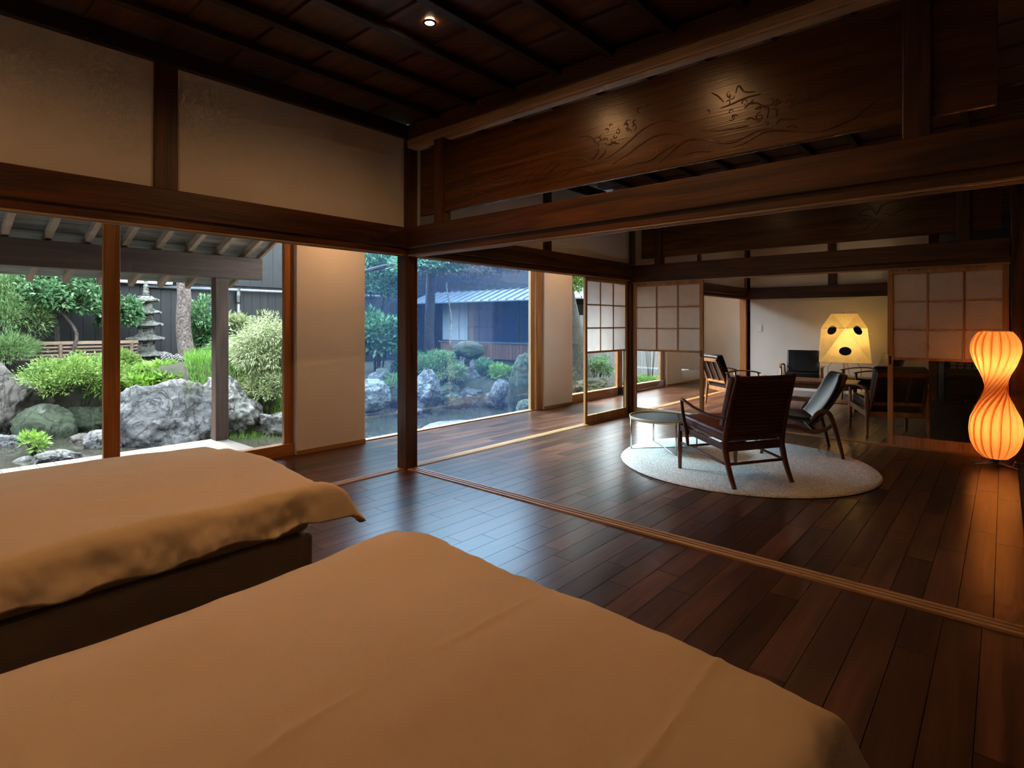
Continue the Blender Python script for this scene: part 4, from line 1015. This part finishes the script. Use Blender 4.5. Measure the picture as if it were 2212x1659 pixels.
rk('mossy stone peeking left of the tilted boulder', 240, 310, 850, 930, 8.6, 'rockmoss', 73, 0.8, 5, cuts=4)
rk('low pale stone in the water at the left edge', -30, 40, 940, 985, 7.4, 'rock', 79, 0.8, 5, cuts=3)
rk('low wet stone in the pond in front of the small fern', 78, 165, 974, 1012, 6.6, 'rock', 83, 0.8, 5, cuts=3)
rk('tiny stone in the pond at left of the small fern', 28, 72, 986, 1012, 6.6, 'rock', 89, 0.8, 3, cuts=3)
rk('boulder under the hydrangea behind the white stone', 794, 862, 794, 872, 11.2, 'rock', 97, 0.8, 5, cuts=4)
rk('white grey stone at the corner of the big window', 775, 838, 824, 886, 9.9, 'rockpale', 101, 0.8, 5, cuts=5)
rk('angular dark streaked boulder right of the lone pillar', 886, 952, 805, 884, 10.2, 'rock', 103, 0.9, 5, cuts=6)
rk('small round stone between angular boulder and stone lantern', 948, 990, 826, 872, 10.9, 'rockmoss', 107, 0.9, 5, cuts=2)
rk('low mossy stone right of the lantern pedestal', 1032, 1076, 815, 866, 11.6, 'rockmoss', 109, 0.9, 5, cuts=4)
rk('dark wet stone beside the tall upright stone', 1058, 1104, 820, 880, 10.6, 'rock', 113, 0.9, 5, cuts=5)
rk('tall upright green grey stone at the window frame', 1094, 1165, 772, 905, 9.7, 'rockmoss', 127, 0.7, 5, cuts=3, rough=0.1)
rk('small stone at the foot of the tall upright stone', 1115, 1160, 865, 905, 9.2, 'rockmoss', 131, 0.9, 5, cuts=3)
rk('pale flat stepping stone right below the big window', 915, 1165, 893, 965, 8.35, 'rockpale', 137, 0.55, 5, cuts=2, flat=(0, 0, 1, 0.35), rough=0.06)
rk('mossy boulder seen through the narrow paper screen', 1236, 1334, 818, 868, 11.6, 'rockmoss', 139, 0.9, 5, cuts=3)
rk('mossy boulder at the root of the mottled tree', 1215, 1275, 790, 860, 12.0, 'rockmoss', 149, 0.9, 5, cuts=4)
rk('low mossy stones by the far fence seen under the wide screen', 1366, 1440, 826, 850, 13.2, 'rockmoss', 151, 0.9, 5, cuts=4)
rk('submerged stone at the left of the big window pond', 860, 910, 880, 900, 9.6, 'rock', 157, 0.9, 3, cuts=3)

rk('flat grey stone on the far pond edge below the lantern pedestal', 985, 1045, 838, 878, 11.0, 'rock', 163, 0.9, 5, cuts=5)
rk('dark low stone on the pond edge left of the lantern', 960, 1000, 850, 882, 10.7, 'rockmoss', 167, 0.9, 5, cuts=4)
rk('green grey stone tucked behind the lone pillar', 842, 892, 815, 878, 10.8, 'rockmoss', 173, 0.9, 5, cuts=5)
rk('small pebbly stone between lantern and tall upright stone', 1045, 1080, 850, 880, 10.9, 'rockbrown', 179, 0.9, 5, cuts=5)
# ------------------------------------------------------------------ foliage
def leaf_mesh(name, P_, D_, N_, L, Wd, mat, parent, kind='stuff'):
    """P_ base points, D_ leaf directions, N_ normals: rhombic folded leaves"""
    P_ = np.asarray(P_, float); D_ = np.asarray(D_, float); N_ = np.asarray(N_, float)
    D_ /= np.linalg.norm(D_, axis=1, keepdims=True) + 1e-9
    S_ = np.cross(D_, N_); S_ /= np.linalg.norm(S_, axis=1, keepdims=True) + 1e-9
    U_ = np.cross(S_, D_)
    L = np.asarray(L).reshape(-1, 1) * np.ones((len(P_), 1)); Wd = np.asarray(Wd).reshape(-1, 1) * np.ones((len(P_), 1))
    a = P_; b = P_ + D_ * L * 0.45 + S_ * Wd * 0.5 + U_ * Wd * 0.18; c = P_ + D_ * L; d = P_ + D_ * L * 0.45 - S_ * Wd * 0.5 + U_ * Wd * 0.18
    n = len(P_); V = np.stack([a, b, c, d], 1).reshape(-1, 3)
    idx = (np.arange(n)[:, None] * 4 + np.array([[0, 1, 2, 0, 2, 3]])).reshape(-1)
    me = bpy.data.meshes.new(name); me.vertices.add(len(V)); me.vertices.foreach_set('co', V.astype(np.float32).ravel())
    me.loops.add(len(idx)); me.loops.foreach_set('vertex_index', idx.astype(np.int32))
    me.polygons.add(2 * n); me.polygons.foreach_set('loop_start', np.arange(0, 6 * n, 3, dtype=np.int32))
    try: me.polygons.foreach_set('loop_total', np.full(2 * n, 3, dtype=np.int32))
    except Exception: pass
    me.update(calc_edges=True)
    o = mobj(name, me, mat, parent)
    o['kind'] = kind
    return o
RNG = np.random.default_rng(5)
def unit_v(n):
    v = RNG.normal(size=(n, 3)); return v / np.linalg.norm(v, axis=1, keepdims=True)
def crown_points(n, r, clumps, shell=0.6, cr=0.30):
    """leaf points gathered in clumps over an ellipsoid of radii r (local)"""
    cs = unit_v(clumps); cs[:, 2] = np.abs(cs[:, 2]) * 1.0 - 0.25 * (RNG.random(clumps) < 0.35)
    cs *= (shell + (1 - shell) * RNG.random((clumps, 1)))
    k = RNG.integers(0, clumps, n)
    off = unit_v(n) * (RNG.random((n, 1)) ** 0.5) * cr
    p = (cs[k] + off)
    return p * np.array(r), off / cr
def shrub(name, label, cat, c, r, n, clumps, mat, L, Wd, stem_mat='barkdark', ground=None, up=0.4, shell=0.55, cr=0.3, stems=5, group=None, root=None):
    base = Vector((c.x, c.y, (ground if ground is not None else c.z - r[2])))
    if root is not None: base = Vector((root.x, root.y, ground_z(root.x, root.y)))
    ox, oy = c.x - base.x, c.y - base.y
    t = thing(name, label, cat, base, group=group)
    p, o = crown_points(n, r, clumps, shell, cr)
    p0 = p.copy(); p += np.array([ox, oy, c.z - base.z])
    d = o + p0 / np.linalg.norm(p0, axis=1, keepdims=True) * 0.5 + unit_v(n) * 0.5; d[:, 2] += up * 0.5
    nn = np.tile(np.array([[0.2, -0.1, 1.0]]), (n, 1)) + unit_v(n) * 0.5
    leaf_mesh('foliage', p, d, nn, L * RNG.uniform(0.7, 1.3, n), Wd * RNG.uniform(0.7, 1.3, n), mat, t)
    for k in range(stems):
        a = k * 2.4 + 0.3; rr = 0.55
        e = Vector((ox + math.cos(a) * r[0] * rr, oy + math.sin(a) * r[1] * rr, c.z - base.z + r[2] * 0.35))
        MB().sweep(bez([(0.03 * math.cos(a), 0.03 * math.sin(a), -0.02), (e.x * (0.35 if root is None else 0.06), e.y * (0.35 if root is None else 0.06), e.z * (0.5 if root is None else 0.8)), e], 5), lerp_list([0.018, 0.012, 0.005] if root is None else [0.06, 0.045, 0.01], 11), n=6).build('stem', stem_mat, t, smooth=True)
    return t
def gz(p): return ground_z(p.x, p.y)
# azalea mound in front of the fence, left window
c = atd(172, 824, 8.7); shrub('azalea', 'rounded bright green azalea shrub half behind the window stile', 'shrub', c, (0.86, 0.7, 0.44), 15000, 130, 'azalea', 0.045, 0.020, ground=gz(c), cr=0.22)
c = atd(305, 830, 9.4); shrub('hosta', 'low lime green hosta clump at the pagoda foot', 'plant', c, (0.95, 0.7, 0.24), 4200, 80, 'hosta', 0.13, 0.06, ground=gz(c), up=0.7, cr=0.25)
c = atd(265, 800, 9.6); shrub('azalea', 'small green shrub just right of the window stile', 'shrub', c, (0.36, 0.36, 0.30), 4500, 50, 'azalea', 0.05, 0.022, ground=gz(c))
c = atd(385, 818, 9.6); shrub('hosta', 'lime green leafy plant between pagoda and pine trunk', 'plant', c, (0.85, 0.6, 0.24), 3800, 70, 'hosta', 0.12, 0.05, ground=gz(c), up=0.7)
c = atd(20, 690, 9.2); shrub('conifer', 'feathery soft green conifer at the left edge of the photo', 'tree', c, (0.60, 0.6, 0.85), 14000, 110, 'conifer', 0.085, 0.010, ground=gz(c), cr=0.26, up=0.2)
c = atd(20, 765, 8.8); shrub('conifer', 'lower feathery conifer mound above the left edge boulder', 'shrub', c, (0.42, 0.42, 0.30), 7000, 70, 'conifer', 0.075, 0.010, ground=gz(c), cr=0.28)
c = atd(585, 778, 8.9); shrub('weeping_maple', 'pale weeping maple mound at the right of the bedside window', 'shrub', c, (0.62, 0.6, 0.62), 12000, 100, 'pale', 0.075, 0.016, ground=gz(c), cr=0.28, up=-1.2)
c = atd(520, 765, 9.9); shrub('shrub', 'light green shrub between porch post and weeping maple', 'shrub', c, (0.55, 0.45, 0.32), 6000, 70, 'conifer', 0.07, 0.022, ground=gz(c))
c = atd(508, 712, 10.6); shrub('shrub', 'tall thin shrub with pale variegated leaves against the black wall', 'shrub', c, (0.45, 0.35, 0.30), 1700, 40, 'pale', 0.09, 0.035, ground=gz(c), cr=0.25)
c = atd(445, 735, 10.6); shrub('shrub', 'dark green bush directly behind the porch post', 'shrub', c, (0.36, 0.3, 0.42), 4200, 50, 'broad', 0.075, 0.032, ground=gz(c))
c = atd(432, 690, 10.4); shrub('shrub', 'slim leafy shoots left of the porch post near the pine trunk', 'shrub', c, (0.28, 0.2, 0.45), 900, 26, 'broad', 0.075, 0.035, ground=gz(c))
c = atd(575, 840, 8.6); shrub('shrub', 'low creamy green ground shrub above the flat slab', 'shrub', c, (0.50, 0.4, 0.28), 5200, 60, 'pale', 0.055, 0.022, ground=gz(c))
c = atd(70, 950, 6.9); shrub('fern', 'small lime fern growing from the pond stones at left', 'plant', atd(72, 965, 6.8), (0.16, 0.14, 0.16), 420, 16, 'hosta', 0.07, 0.022, ground=-0.42, cr=0.35)
# big window plants
c = atd(822, 745, 11.8); shrub('hydrangea', 'leafy green hydrangea bush left of the lone pillar', 'shrub', c, (0.52, 0.5, 0.64), 4200, 60, 'broad', 0.12, 0.07, ground=gz(c), cr=0.28)
c = atd(812, 610, 12.6); shrub('leafy_tree', 'slender green tree between plaster pier and lone pillar', 'tree', c, (0.65, 0.6, 0.85), 6000, 70, 'broad', 0.09, 0.05, ground=gz(c), cr=0.28)
c = atd(945, 795, 11.4); shrub('shrub', 'low fine leaved green shrub in front of the stone lantern', 'shrub', c, (0.62, 0.45, 0.32), 6500, 60, 'conifer', 0.05, 0.018, ground=gz(c))
c = atd(975, 815, 11.2); shrub('shrub', 'pale creamy shrub spilling over stones below the stone lantern', 'shrub', c, (0.38, 0.3, 0.24), 2600, 30, 'pale', 0.05, 0.02, ground=gz(c))
c = atd(1085, 812, 11.6); shrub('fern', 'small bright fern between lantern and tall upright stone', 'plant', c, (0.36, 0.3, 0.2), 1300, 24, 'hosta', 0.08, 0.03, ground=gz(c))
c = atd(1020, 572, 12.0); shrub('maple', 'bronze and green maple crown hanging into the top of the big window', 'tree', c, (1.5, 0.9, 0.44), 15000, 150, 'redleaf', 0.075, 0.030, cr=0.26, stems=1, root=atd(715, 700, 12.0))
c = atd(925, 572, 11.5); shrub('maple', 'light green maple branches over the pine trunk in the big window', 'tree', c, (0.9, 0.7, 0.36), 8000, 80, 'broad', 0.075, 0.032, cr=0.28, stems=1, root=atd(735, 700, 11.5))
c = atd(1250, 618, 12.2); shrub('leafy_tree', 'bright green leaves above the mottled trunk at the narrow screen', 'tree', c, (0.55, 0.45, 0.42), 3800, 50, 'azalea', 0.075, 0.035, ground=gz(c), stems=2)
c = atd(1290, 800, 12.4); shrub('shrub', 'small green bush on mossy rock under the narrow screen', 'shrub', c, (0.42, 0.35, 0.30), 3200, 40, 'broad', 0.06, 0.028, ground=gz(c))
c = atd(1405, 752, 12.6); shrub('shrub', 'little green plant before the grey fence under the second screen', 'shrub', c, (0.2, 0.2, 0.14), 900, 16, 'broad', 0.07, 0.03, ground=gz(c))
c = atd(1400, 826, 12.6); shrub('fern', 'fern row on the ground outside the far window', 'plant', c, (0.45, 0.3, 0.12), 1800, 30, 'grass', 0.09, 0.02, ground=gz(c))
c = atd(900, 800, 12.2); shrub('shrub', 'dark evergreen shrub behind the angular boulder', 'shrub', c, (0.6, 0.5, 0.40), 4500, 50, 'broad', 0.07, 0.03, ground=gz(c))
c = atd(1050, 800, 12.6); shrub('shrub', 'low ferny growth at the foot of the brown cladding', 'shrub', c, (0.7, 0.4, 0.22), 3500, 50, 'broad', 0.08, 0.025, ground=gz(c))
c = atd(845, 835, 11.0); shrub('shrub', 'fine green grass tuft behind the white grey stone', 'shrub', c, (0.3, 0.3, 0.22), 1800, 30, 'conifer', 0.09, 0.014, ground=gz(c))
# camellia tree with visible trunks
def tree(label, name, trunk_pts, radii, crown_c, r, n, clumps, mat, L, Wd, bark, branches=6, tmat=None, cr=0.26):
    base = Vector(trunk_pts[0]); t = thing(name, label, 'tree', base)
    pp = bez([Vector(p) - base for p in trunk_pts], 8)
    MB().sweep(pp, lerp_list(radii, len(pp)), n=14, up=(1, 0.3, 0)).build('trunk', bark, t, smooth=True)
    if crown_c is not None:
        cc = crown_c - base
        p, o = crown_points(n, r, clumps, 0.45, cr); p = p + np.array(cc)
        d = o + unit_v(n) * 0.6; d[:, 2] -= 0.15
        leaf_mesh('foliage', p, d, np.tile(np.array([[0.2, -0.1, 1.0]]), (n, 1)) + unit_v(n) * 0.6, L * RNG.uniform(0.7, 1.3, n), Wd * RNG.uniform(0.7, 1.3, n), mat, t)
        top = pp[-1]
        for k in range(branches):
            a = k * 2.4; e = cc + Vector((math.cos(a) * r[0] * 0.6, math.sin(a) * r[1] * 0.6, r[2] * 0.4 * math.sin(k * 1.7)))
            MB().sweep(bez([top * 0.9, (top + e) / 2 + Vector((0, 0, 0.1)), e], 5), lerp_list([radii[-1] * 0.8, radii[-1] * 0.5, 0.006], 11), n=7).build('branch', bark, t, smooth=True)
    return t
c0 = atd(142, 790, 9.8); c0.z = gz(c0)
tree('glossy green camellia tree with crooked trunk above the azalea', 'camellia_tree', [c0, atd(165, 735, 9.8), atd(158, 705, 9.8), atd(130, 672, 9.8)], [0.035, 0.028, 0.024, 0.02],
     atd(128, 645, 9.8), (0.80, 0.65, 0.62), 13000, 130, 'broad', 0.085, 0.042, 'bark', cr=0.27)
c0 = atd(122, 790, 10.3); c0.z = gz(c0)
tree('second camellia tree with straight thin trunk farther back', 'camellia_tree', [c0, atd(124, 730, 10.3), atd(120, 690, 10.3)], [0.045, 0.038, 0.03], atd(70, 618, 10.1), (0.8, 0.5, 0.45), 7000, 80, 'broad', 0.085, 0.04, 'bark')
c0 = atd(245, 790, 10.4); c0.z = gz(c0)
tree('leafy tree just right of the window stile beside the pagoda', 'camellia_tree', [c0, atd(240, 740, 10.4), atd(235, 700, 10.4)], [0.04, 0.035, 0.03], atd(255, 690, 10.4), (0.36, 0.36, 0.46), 3600, 46, 'broad', 0.085, 0.042, 'barkdark')
c0 = atd(404, 802, 10.0); c0.z = gz(c0) - 0.05
tree('leaning pine with scaly reddish trunk right of the pagoda', 'pine_tree', [c0, atd(407, 780, 10.0), atd(399, 735, 10.0), atd(396, 690, 10.0), atd(398, 640, 10.0), atd(394, 600, 10.0), atd(388, 540, 10.0)],
     [0.19, 0.145, 0.125, 0.115, 0.11, 0.10, 0.10], atd(380, 430, 10.0), (1.5, 1.3, 0.6), 5000, 60, 'conifer', 0.10, 0.012, 'bark')
c0 = atd(930, 790, 12.8); c0.z = gz(c0)
tree('dark pine trunk standing in the big window right of the lone pillar', 'pine_tree', [c0, atd(928, 770, 12.8), atd(927, 720, 12.8), atd(929, 660, 12.8), atd(931, 600, 12.8), atd(933, 540, 12.8)],
     [0.165, 0.13, 0.11, 0.11, 0.11, 0.10], atd(935, 455, 12.8), (1.2, 1.0, 0.5), 3000, 50, 'conifer', 0.10, 0.012, 'barkdark')
c0 = atd(1252, 850, 12.0); c0.z = gz(c0) - 0.05
tree('mottled lichened tree trunk beside the narrow paper screen', 'old_tree', [c0, atd(1250, 800, 12.0), atd(1246, 740, 12.0), atd(1238, 690, 12.0), atd(1230, 640, 12.0), atd(1222, 580, 12.0)],
     [0.34, 0.25, 0.19, 0.15, 0.12, 0.10], atd(1215, 520, 12.0), (0.8, 0.8, 0.5), 3000, 40, 'azalea', 0.08, 0.035, 'oldbark')
# pale bare branch hanging in the big window
t = thing('climbing_stem', 'pale forked climbing stem in front of the house curtain', 'vine', atd(972, 745, 11.5))
b0 = atd(972, 745, 11.5)
for k, pts in enumerate(([(972, 745), (975, 700), (972, 665), (967, 640), (963, 610)], [(971, 655), (966, 630), (966, 610)])):
    pp = bez([atd(x, y_, 11.5) - b0 for x, y_ in pts], 6)
    MB().sweep(pp, lerp_list([0.014, 0.012, 0.008], len(pp)), n=7).build('shoot', 'pagoda', t, smooth=True)

# grass slope right of the porch post
n = 14000
P_ = []
while len(P_) < n:
    px, py, d = random.uniform(405, 640), random.uniform(772, 905), 0
    a = ray(px, py)
    # march to the ground
    dd = random.uniform(7.8, 10.8); p = atd(px, 700, dd); x, y_ = p.x, p.y
    P_.append((x, y_, ground_z(x, y_) - 0.01))
P_ = np.array(P_); D_ = unit_v(n) * 0.55 + np.array([[0.1, 0, 1.0]])
gr = leaf_mesh('grass', P_, D_, unit_v(n) + np.array([[0.8, -0.6, 0.2]]), RNG.uniform(0.10, 0.26, n), RNG.uniform(0.008, 0.014, n), 'grass', None)
tag(gr, 'long bright grass on the slope behind the boulders', 'grass', kind='stuff')
# flower spikes by the pagoda
fs = [(275, 790), (290, 785), (322, 795), (338, 792), (352, 772), (358, 765), (366, 768), (374, 772), (384, 770), (392, 775), (345, 806), (368, 818), (388, 815), (88, 778), (98, 775), (70, 785), (113, 772)]
ORD = ['first', 'second', 'third', 'fourth', 'fifth', 'sixth', 'seventh', 'eighth', 'ninth', 'tenth', 'eleventh', 'twelfth', 'thirteenth']
fs.sort(); nl = sum(1 for f in fs if f[0] < 200)
for i, (px, py) in enumerate(fs):
    p = atd(px, py, 9.75 if px > 200 else 9.3); b = Vector((p.x, p.y, gz(p)))
    t = thing('flower_spike', ('%s pale lilac flower spike from the stile along the pagoda foot' % ORD[i - nl] if px > 200 else '%s pale lilac flower spike from the left before the bamboo rail' % ORD[i]), 'flower', b, group='lilac flower spikes at the pagoda' if px > 200 else 'lilac flower spikes at the bamboo rail')
    h = p.z - b.z
    MB().sweep([(0, 0, 0), (0.01, 0, h)], [0.006, 0.004], n=5, up=(1, 0, 0)).build('stem', 'stem', t)
    m_ = 16; zz = np.linspace(h * 0.62, h + 0.05, m_); a = np.arange(m_) * 2.4
    pp = np.stack([0.01 + 0 * a, 0 * a, zz], 1); dd = np.stack([np.cos(a), np.sin(a), -0.4 + 0 * a], 1)
    leaf_mesh('petals', pp, dd, np.tile([[0.1, 0.0, 1.0]], (m_, 1)), 0.055, 0.03, 'flower', t)

# ------------------------------------------------------------------ stone pagoda
def pagoda(c):
    t = thing('stone_pagoda', 'five tier grey stone pagoda standing before the black wall', 'pagoda', c, math.radians(68))
    def tier(zc, w, h): return zc
    B('plinth', 'pagoda', (-0.30, 0.30, -0.30, 0.30, -0.15, 0.05), t, bevel=0.01)
    tiers = [(0.05, 0.165, 0.215, 0.315), (0.36, 0.145, 0.215, 0.295), (0.67, 0.132, 0.18, 0.275), (0.94, 0.12, 0.15, 0.25), (1.18, 0.105, 0.15, 0.215)]
    for i, (z, hw, h, rw) in enumerate(tiers):
        b = B('story', 'pagoda', (-hw, hw, -hw, hw, z, z + h + 0.01), t, bevel=0.008)
        ww = hw * 0.30
        for kx in (-1, 0, 1):
            for kz in (0, 1):
                x = kx * ww * 0.62; zz = z + h * 0.42 + kz * h * 0.22
                B('opening', 'dark', (x - ww * 0.22, x + ww * 0.22, -hw - 0.003, -hw + 0.02, zz, zz + h * 0.15), b)
        zr = z + h; rh = 0.115
        rows = []
        for j, (f, zz) in enumerate(((0.90, 0.0), (1.0, 0.014), (0.99, 0.035), (0.78, 0.055), (0.58, 0.085), (0.47, 0.115))):
            R = rw * f; ring = []
            for s in range(4):
                for u in np.linspace(-1, 1, 9)[:-1]:
                    lift = 0.022 * abs(u) ** 3 * (1 if f > 0.6 else 0.2)
                    x, y_ = (u * R, -R) if s == 0 else (R, u * R) if s == 1 else (-u * R, R) if s == 2 else (-R, -u * R)
                    ring.append((x, y_, zr + zz + lift - 0.01))
            ring.append(ring[0]); rows.append(ring)
        mb = MB().grid(rows); n0 = len(rows[0])
        mb.f.append(tuple(range(n0 - 2, -1, -1))); mb.f.append(tuple(range((len(rows) - 1) * n0, len(rows) * n0 - 1)))
        mb.build('tier_roof', 'pagoda', t, bevel=0.0)
    z = 1.18 + 0.15 + 0.11
    prof = [(0.10, 0)]
    for k in range(7):
        r = 0.062 - 0.004 * k; prof += [(r * 0.7, 0.03 + k * 0.055), (r, 0.05 + k * 0.055), (r * 0.7, 0.075 + k * 0.055)]
    prof += [(0.03, 0.43), (0.05, 0.46), (0.035, 0.50), (0.005, 0.53)]
    MB().lathe(prof, 16, (0, 0, z - 0.03)).build('finial', 'pagoda', t, smooth=True)
    return t
c = atd(315, 798, 11.0)
pagoda(Vector((c.x, c.y, c.z)))
# stone lantern with boulder cap
c = atd(1010, 850, 11.8)
t = thing('stone_lantern', 'stone lantern with a broad boulder cap near the pond', 'lantern', (c.x, c.y, c.z - 0.1), CAM_ANG)
def lrock(name, zc, r, seed, mat):
    o = rock('x', (0, 0, zc), r, seed, mat, cuts=4, lvl=4, rough=0.12, rz=0)
    for k_ in ('label', 'category', 'group'): del o[k_]
    o.name = name; o.parent = t
lrock('pedestal', 0.30, (0.28, 0.26, 0.42), 211, 'rock')
lrock('cap', 1.0, (0.36, 0.33, 0.20), 213, 'rockmoss')
lb_ = B('light_box', 'rockpale', (-0.15, 0.15, -0.15, 0.15, 0.62, 0.88), t, bevel=0.012)
B('opening', 'dark', (-0.055, 0.055, -0.153, -0.10, 0.67, 0.82), lb_)

# ------------------------------------------------------------------ black fence, neighbouring house
fx = -9.6
fe = thing('board_fence', 'tall black charred board wall closing the garden', 'fence', (fx, 1.0, 0))
y = -9.0; k = 0
B('backing', 'bulkhead', (-0.05, -0.02, -10.0, 8.4, -0.3, 2.08), fe)  # sheet added so no bright sky shows through the board gaps
while y < 9.2:
    w_ = 0.19
    MB().box(-0.012, 0.012, y - 1.0 + 0.003, y - 1.0 + w_ - 0.003, -0.2, 2.10).build('fence_board', 'charZ', fe)
    y += w_; k += 1
fu = thing('upper_board_wall', 'upper black boarded wall rising behind the pipe', 'wall', (fx - 0.25, 1.0, 2.0), kind=S)
y = -9.0
while y < 9.2:
    B('wall_board', 'charZ', (-0.012, 0.012, y - 1.0 + 0.003, y - 1.0 + 0.28 - 0.003, 0.0, 3.2), fu); y += 0.28
B('backing', 'bulkhead', (-0.06, -0.02, -10.0, 8.4, 0.0, 3.2), fu)
B('fence_cap', 'charY', (-0.06, 0.06, -10.0, 8.2, 2.08, 2.14), fe)
pi = thing('drain_pipe', 'grey pipe running along the black wall with a down branch', 'pipe', (fx + 0.12, 3.0, 1.98))
MB().sweep([(0, -2.2, 0), (0, 3.5, 0)], 0.035, n=10).build('run', 'pipe', pi, smooth=True)
q_ = atx(515, 640, fx + 0.12); 
MB().sweep([(0, q_.y - 3.0, 0.0), (0, q_.y - 3.0, -1.9)], 0.028, n=10, up=(1, 0, 0)).build('down_branch', 'pipe', pi, smooth=True)
MB().lathe([(0.05, -0.30), (0.055, -0.28), (0.055, -0.12), (0.045, -0.04), (0.045, 0.04)], 12, (0, q_.y - 3.0, 0)).build('coupling', 'darksteel', pi)
aw = thing('awning_edge', 'white edged gutter behind the pagoda finial', 'gutter', (fx + 0.2, 0.6, 2.06))
MB().sweep([(0, -2.2, 0), (0, 0.62, 0)], 0.045, n=10).build('tube', 'white', aw, smooth=True)
B('fascia', 'charY', (-0.2, 0.05, -2.6, 1.2, 0.08, 0.22), aw)
# bamboo rails low on the fence
br = thing('bamboo_rail', 'low bamboo rail fence behind the azalea', 'fence', (fx + 1.1, -0.2, 0.3))
for k in range(4): MB().sweep([(0, -2.0, 0.30 + 0.065 * k), (0, 0.55, 0.30 + 0.065 * k)], 0.022, n=8).build('rail', 'bamboo', br, smooth=True)
B('top_plank', 'bamboo', (-0.05, 0.05, -2.0, 0.55, 0.545, 0.60), br)
for y_ in (-1.8, -0.6, 0.45): MB().sweep([(0.03, y_, -0.3), (0.03, y_, 0.56)], 0.03, n=8, up=(1, 0, 0)).build('post', 'bamboo', br)
# house across the pond
A_ = atd(952, 772, 17.0); Bp = atd(1300, 815, 13.6)
hx = (Bp - A_); hx.z = 0; HL = hx.length; hx.normalize(); hrz = math.atan2(hx.y, hx.x)
hs = thing('neighbour_house', 'low house with brown cladding, dark windows and metal eave across the pond', 'house', (A_.x, A_.y, 0.0), hrz)
B('wall', 'charZ', (-1.2, HL, 0.05, 0.15, 0.0, 3.6), hs)
x = 0.0
while x < HL - 0.05:
    B('cladding_board', 'brownclad', (x + 0.004, x + 0.116, -0.01, 0.05, 0.22, 0.66), hs); x += 0.12
B('sill', 'metalroof', (-0.05, HL, -0.05, 0.06, 0.66, 0.70), hs)
x0s = [(0.08, 1.12, 'bluewall'), (1.42, 2.9, 'bluedark'), (3.1, 4.4, 'bluedark')]
for (a, b, mt) in x0s:
    wv = B('window', 'charZ', (a - 0.05, b + 0.05, 0.0, 0.06, 0.70, 1.86), hs)
    nn = 3
    for i in range(nn):
        p0 = a + (b - a) * i / nn; p1 = a + (b - a) * (i + 1) / nn
        B('pane', mt, (p0 + 0.015, p1 - 0.015, -0.012, 0.0, 0.73, 1.83), wv)
B('post', 'brownclad', (1.16, 1.36, -0.02, 0.06, 0.7, 1.86), hs)
MB().add([(-0.5, -0.9, 1.78), (HL, -0.9, 1.78), (HL, 0.1, 2.14), (-0.5, 0.1, 2.14), (-0.5, -0.9, 1.81), (HL, -0.9, 1.81), (HL, 0.1, 2.17), (-0.5, 0.1, 2.17)],
         [(3, 2, 1, 0), (4, 5, 6, 7), (0, 1, 5, 4), (2, 3, 7, 6), (0, 4, 7, 3), (1, 2, 6, 5)]).build('eave_roof', 'metalroof', hs)
x = -0.4
while x < HL:
    MB().bar((x, -0.9, 1.825), (x, 0.1, 2.185), 0.025, 0.04).build('roof_seam', 'metalroof', hs); x += 0.28
# plank fence seen through the far window
pf = thing('plank_fence', 'weathered vertical plank fence outside the far window', 'fence', (-3.4, 10.5, -0.35))
y = -3.0
while y < 9.5:
    B('fence_board', 'fencegrey', (-0.012, 0.012, y + 0.003, y + 0.137, 0.12, 1.75), pf); y += 0.14
B('stone_base', 'rockmoss', (-0.08, 0.08, -3.0, 9.5, -0.3, 0.12), pf)

# out-of-view board fence added to block bright sky past the bed room end
fs_ = thing('board_fence', 'added black board fence blocking the sky at the unseen end of the garden', 'fence', (-5.4, -8.8, 0))
B('backing', 'bulkhead', (-4.3, 6.6, -0.05, -0.02, -0.4, 3.4), fs_)
x = -4.3
while x < 6.5:
    B('fence_board', 'charZ', (x + 0.003, x + 0.187, -0.012, 0.012, -0.4, 3.4), fs_); x += 0.19
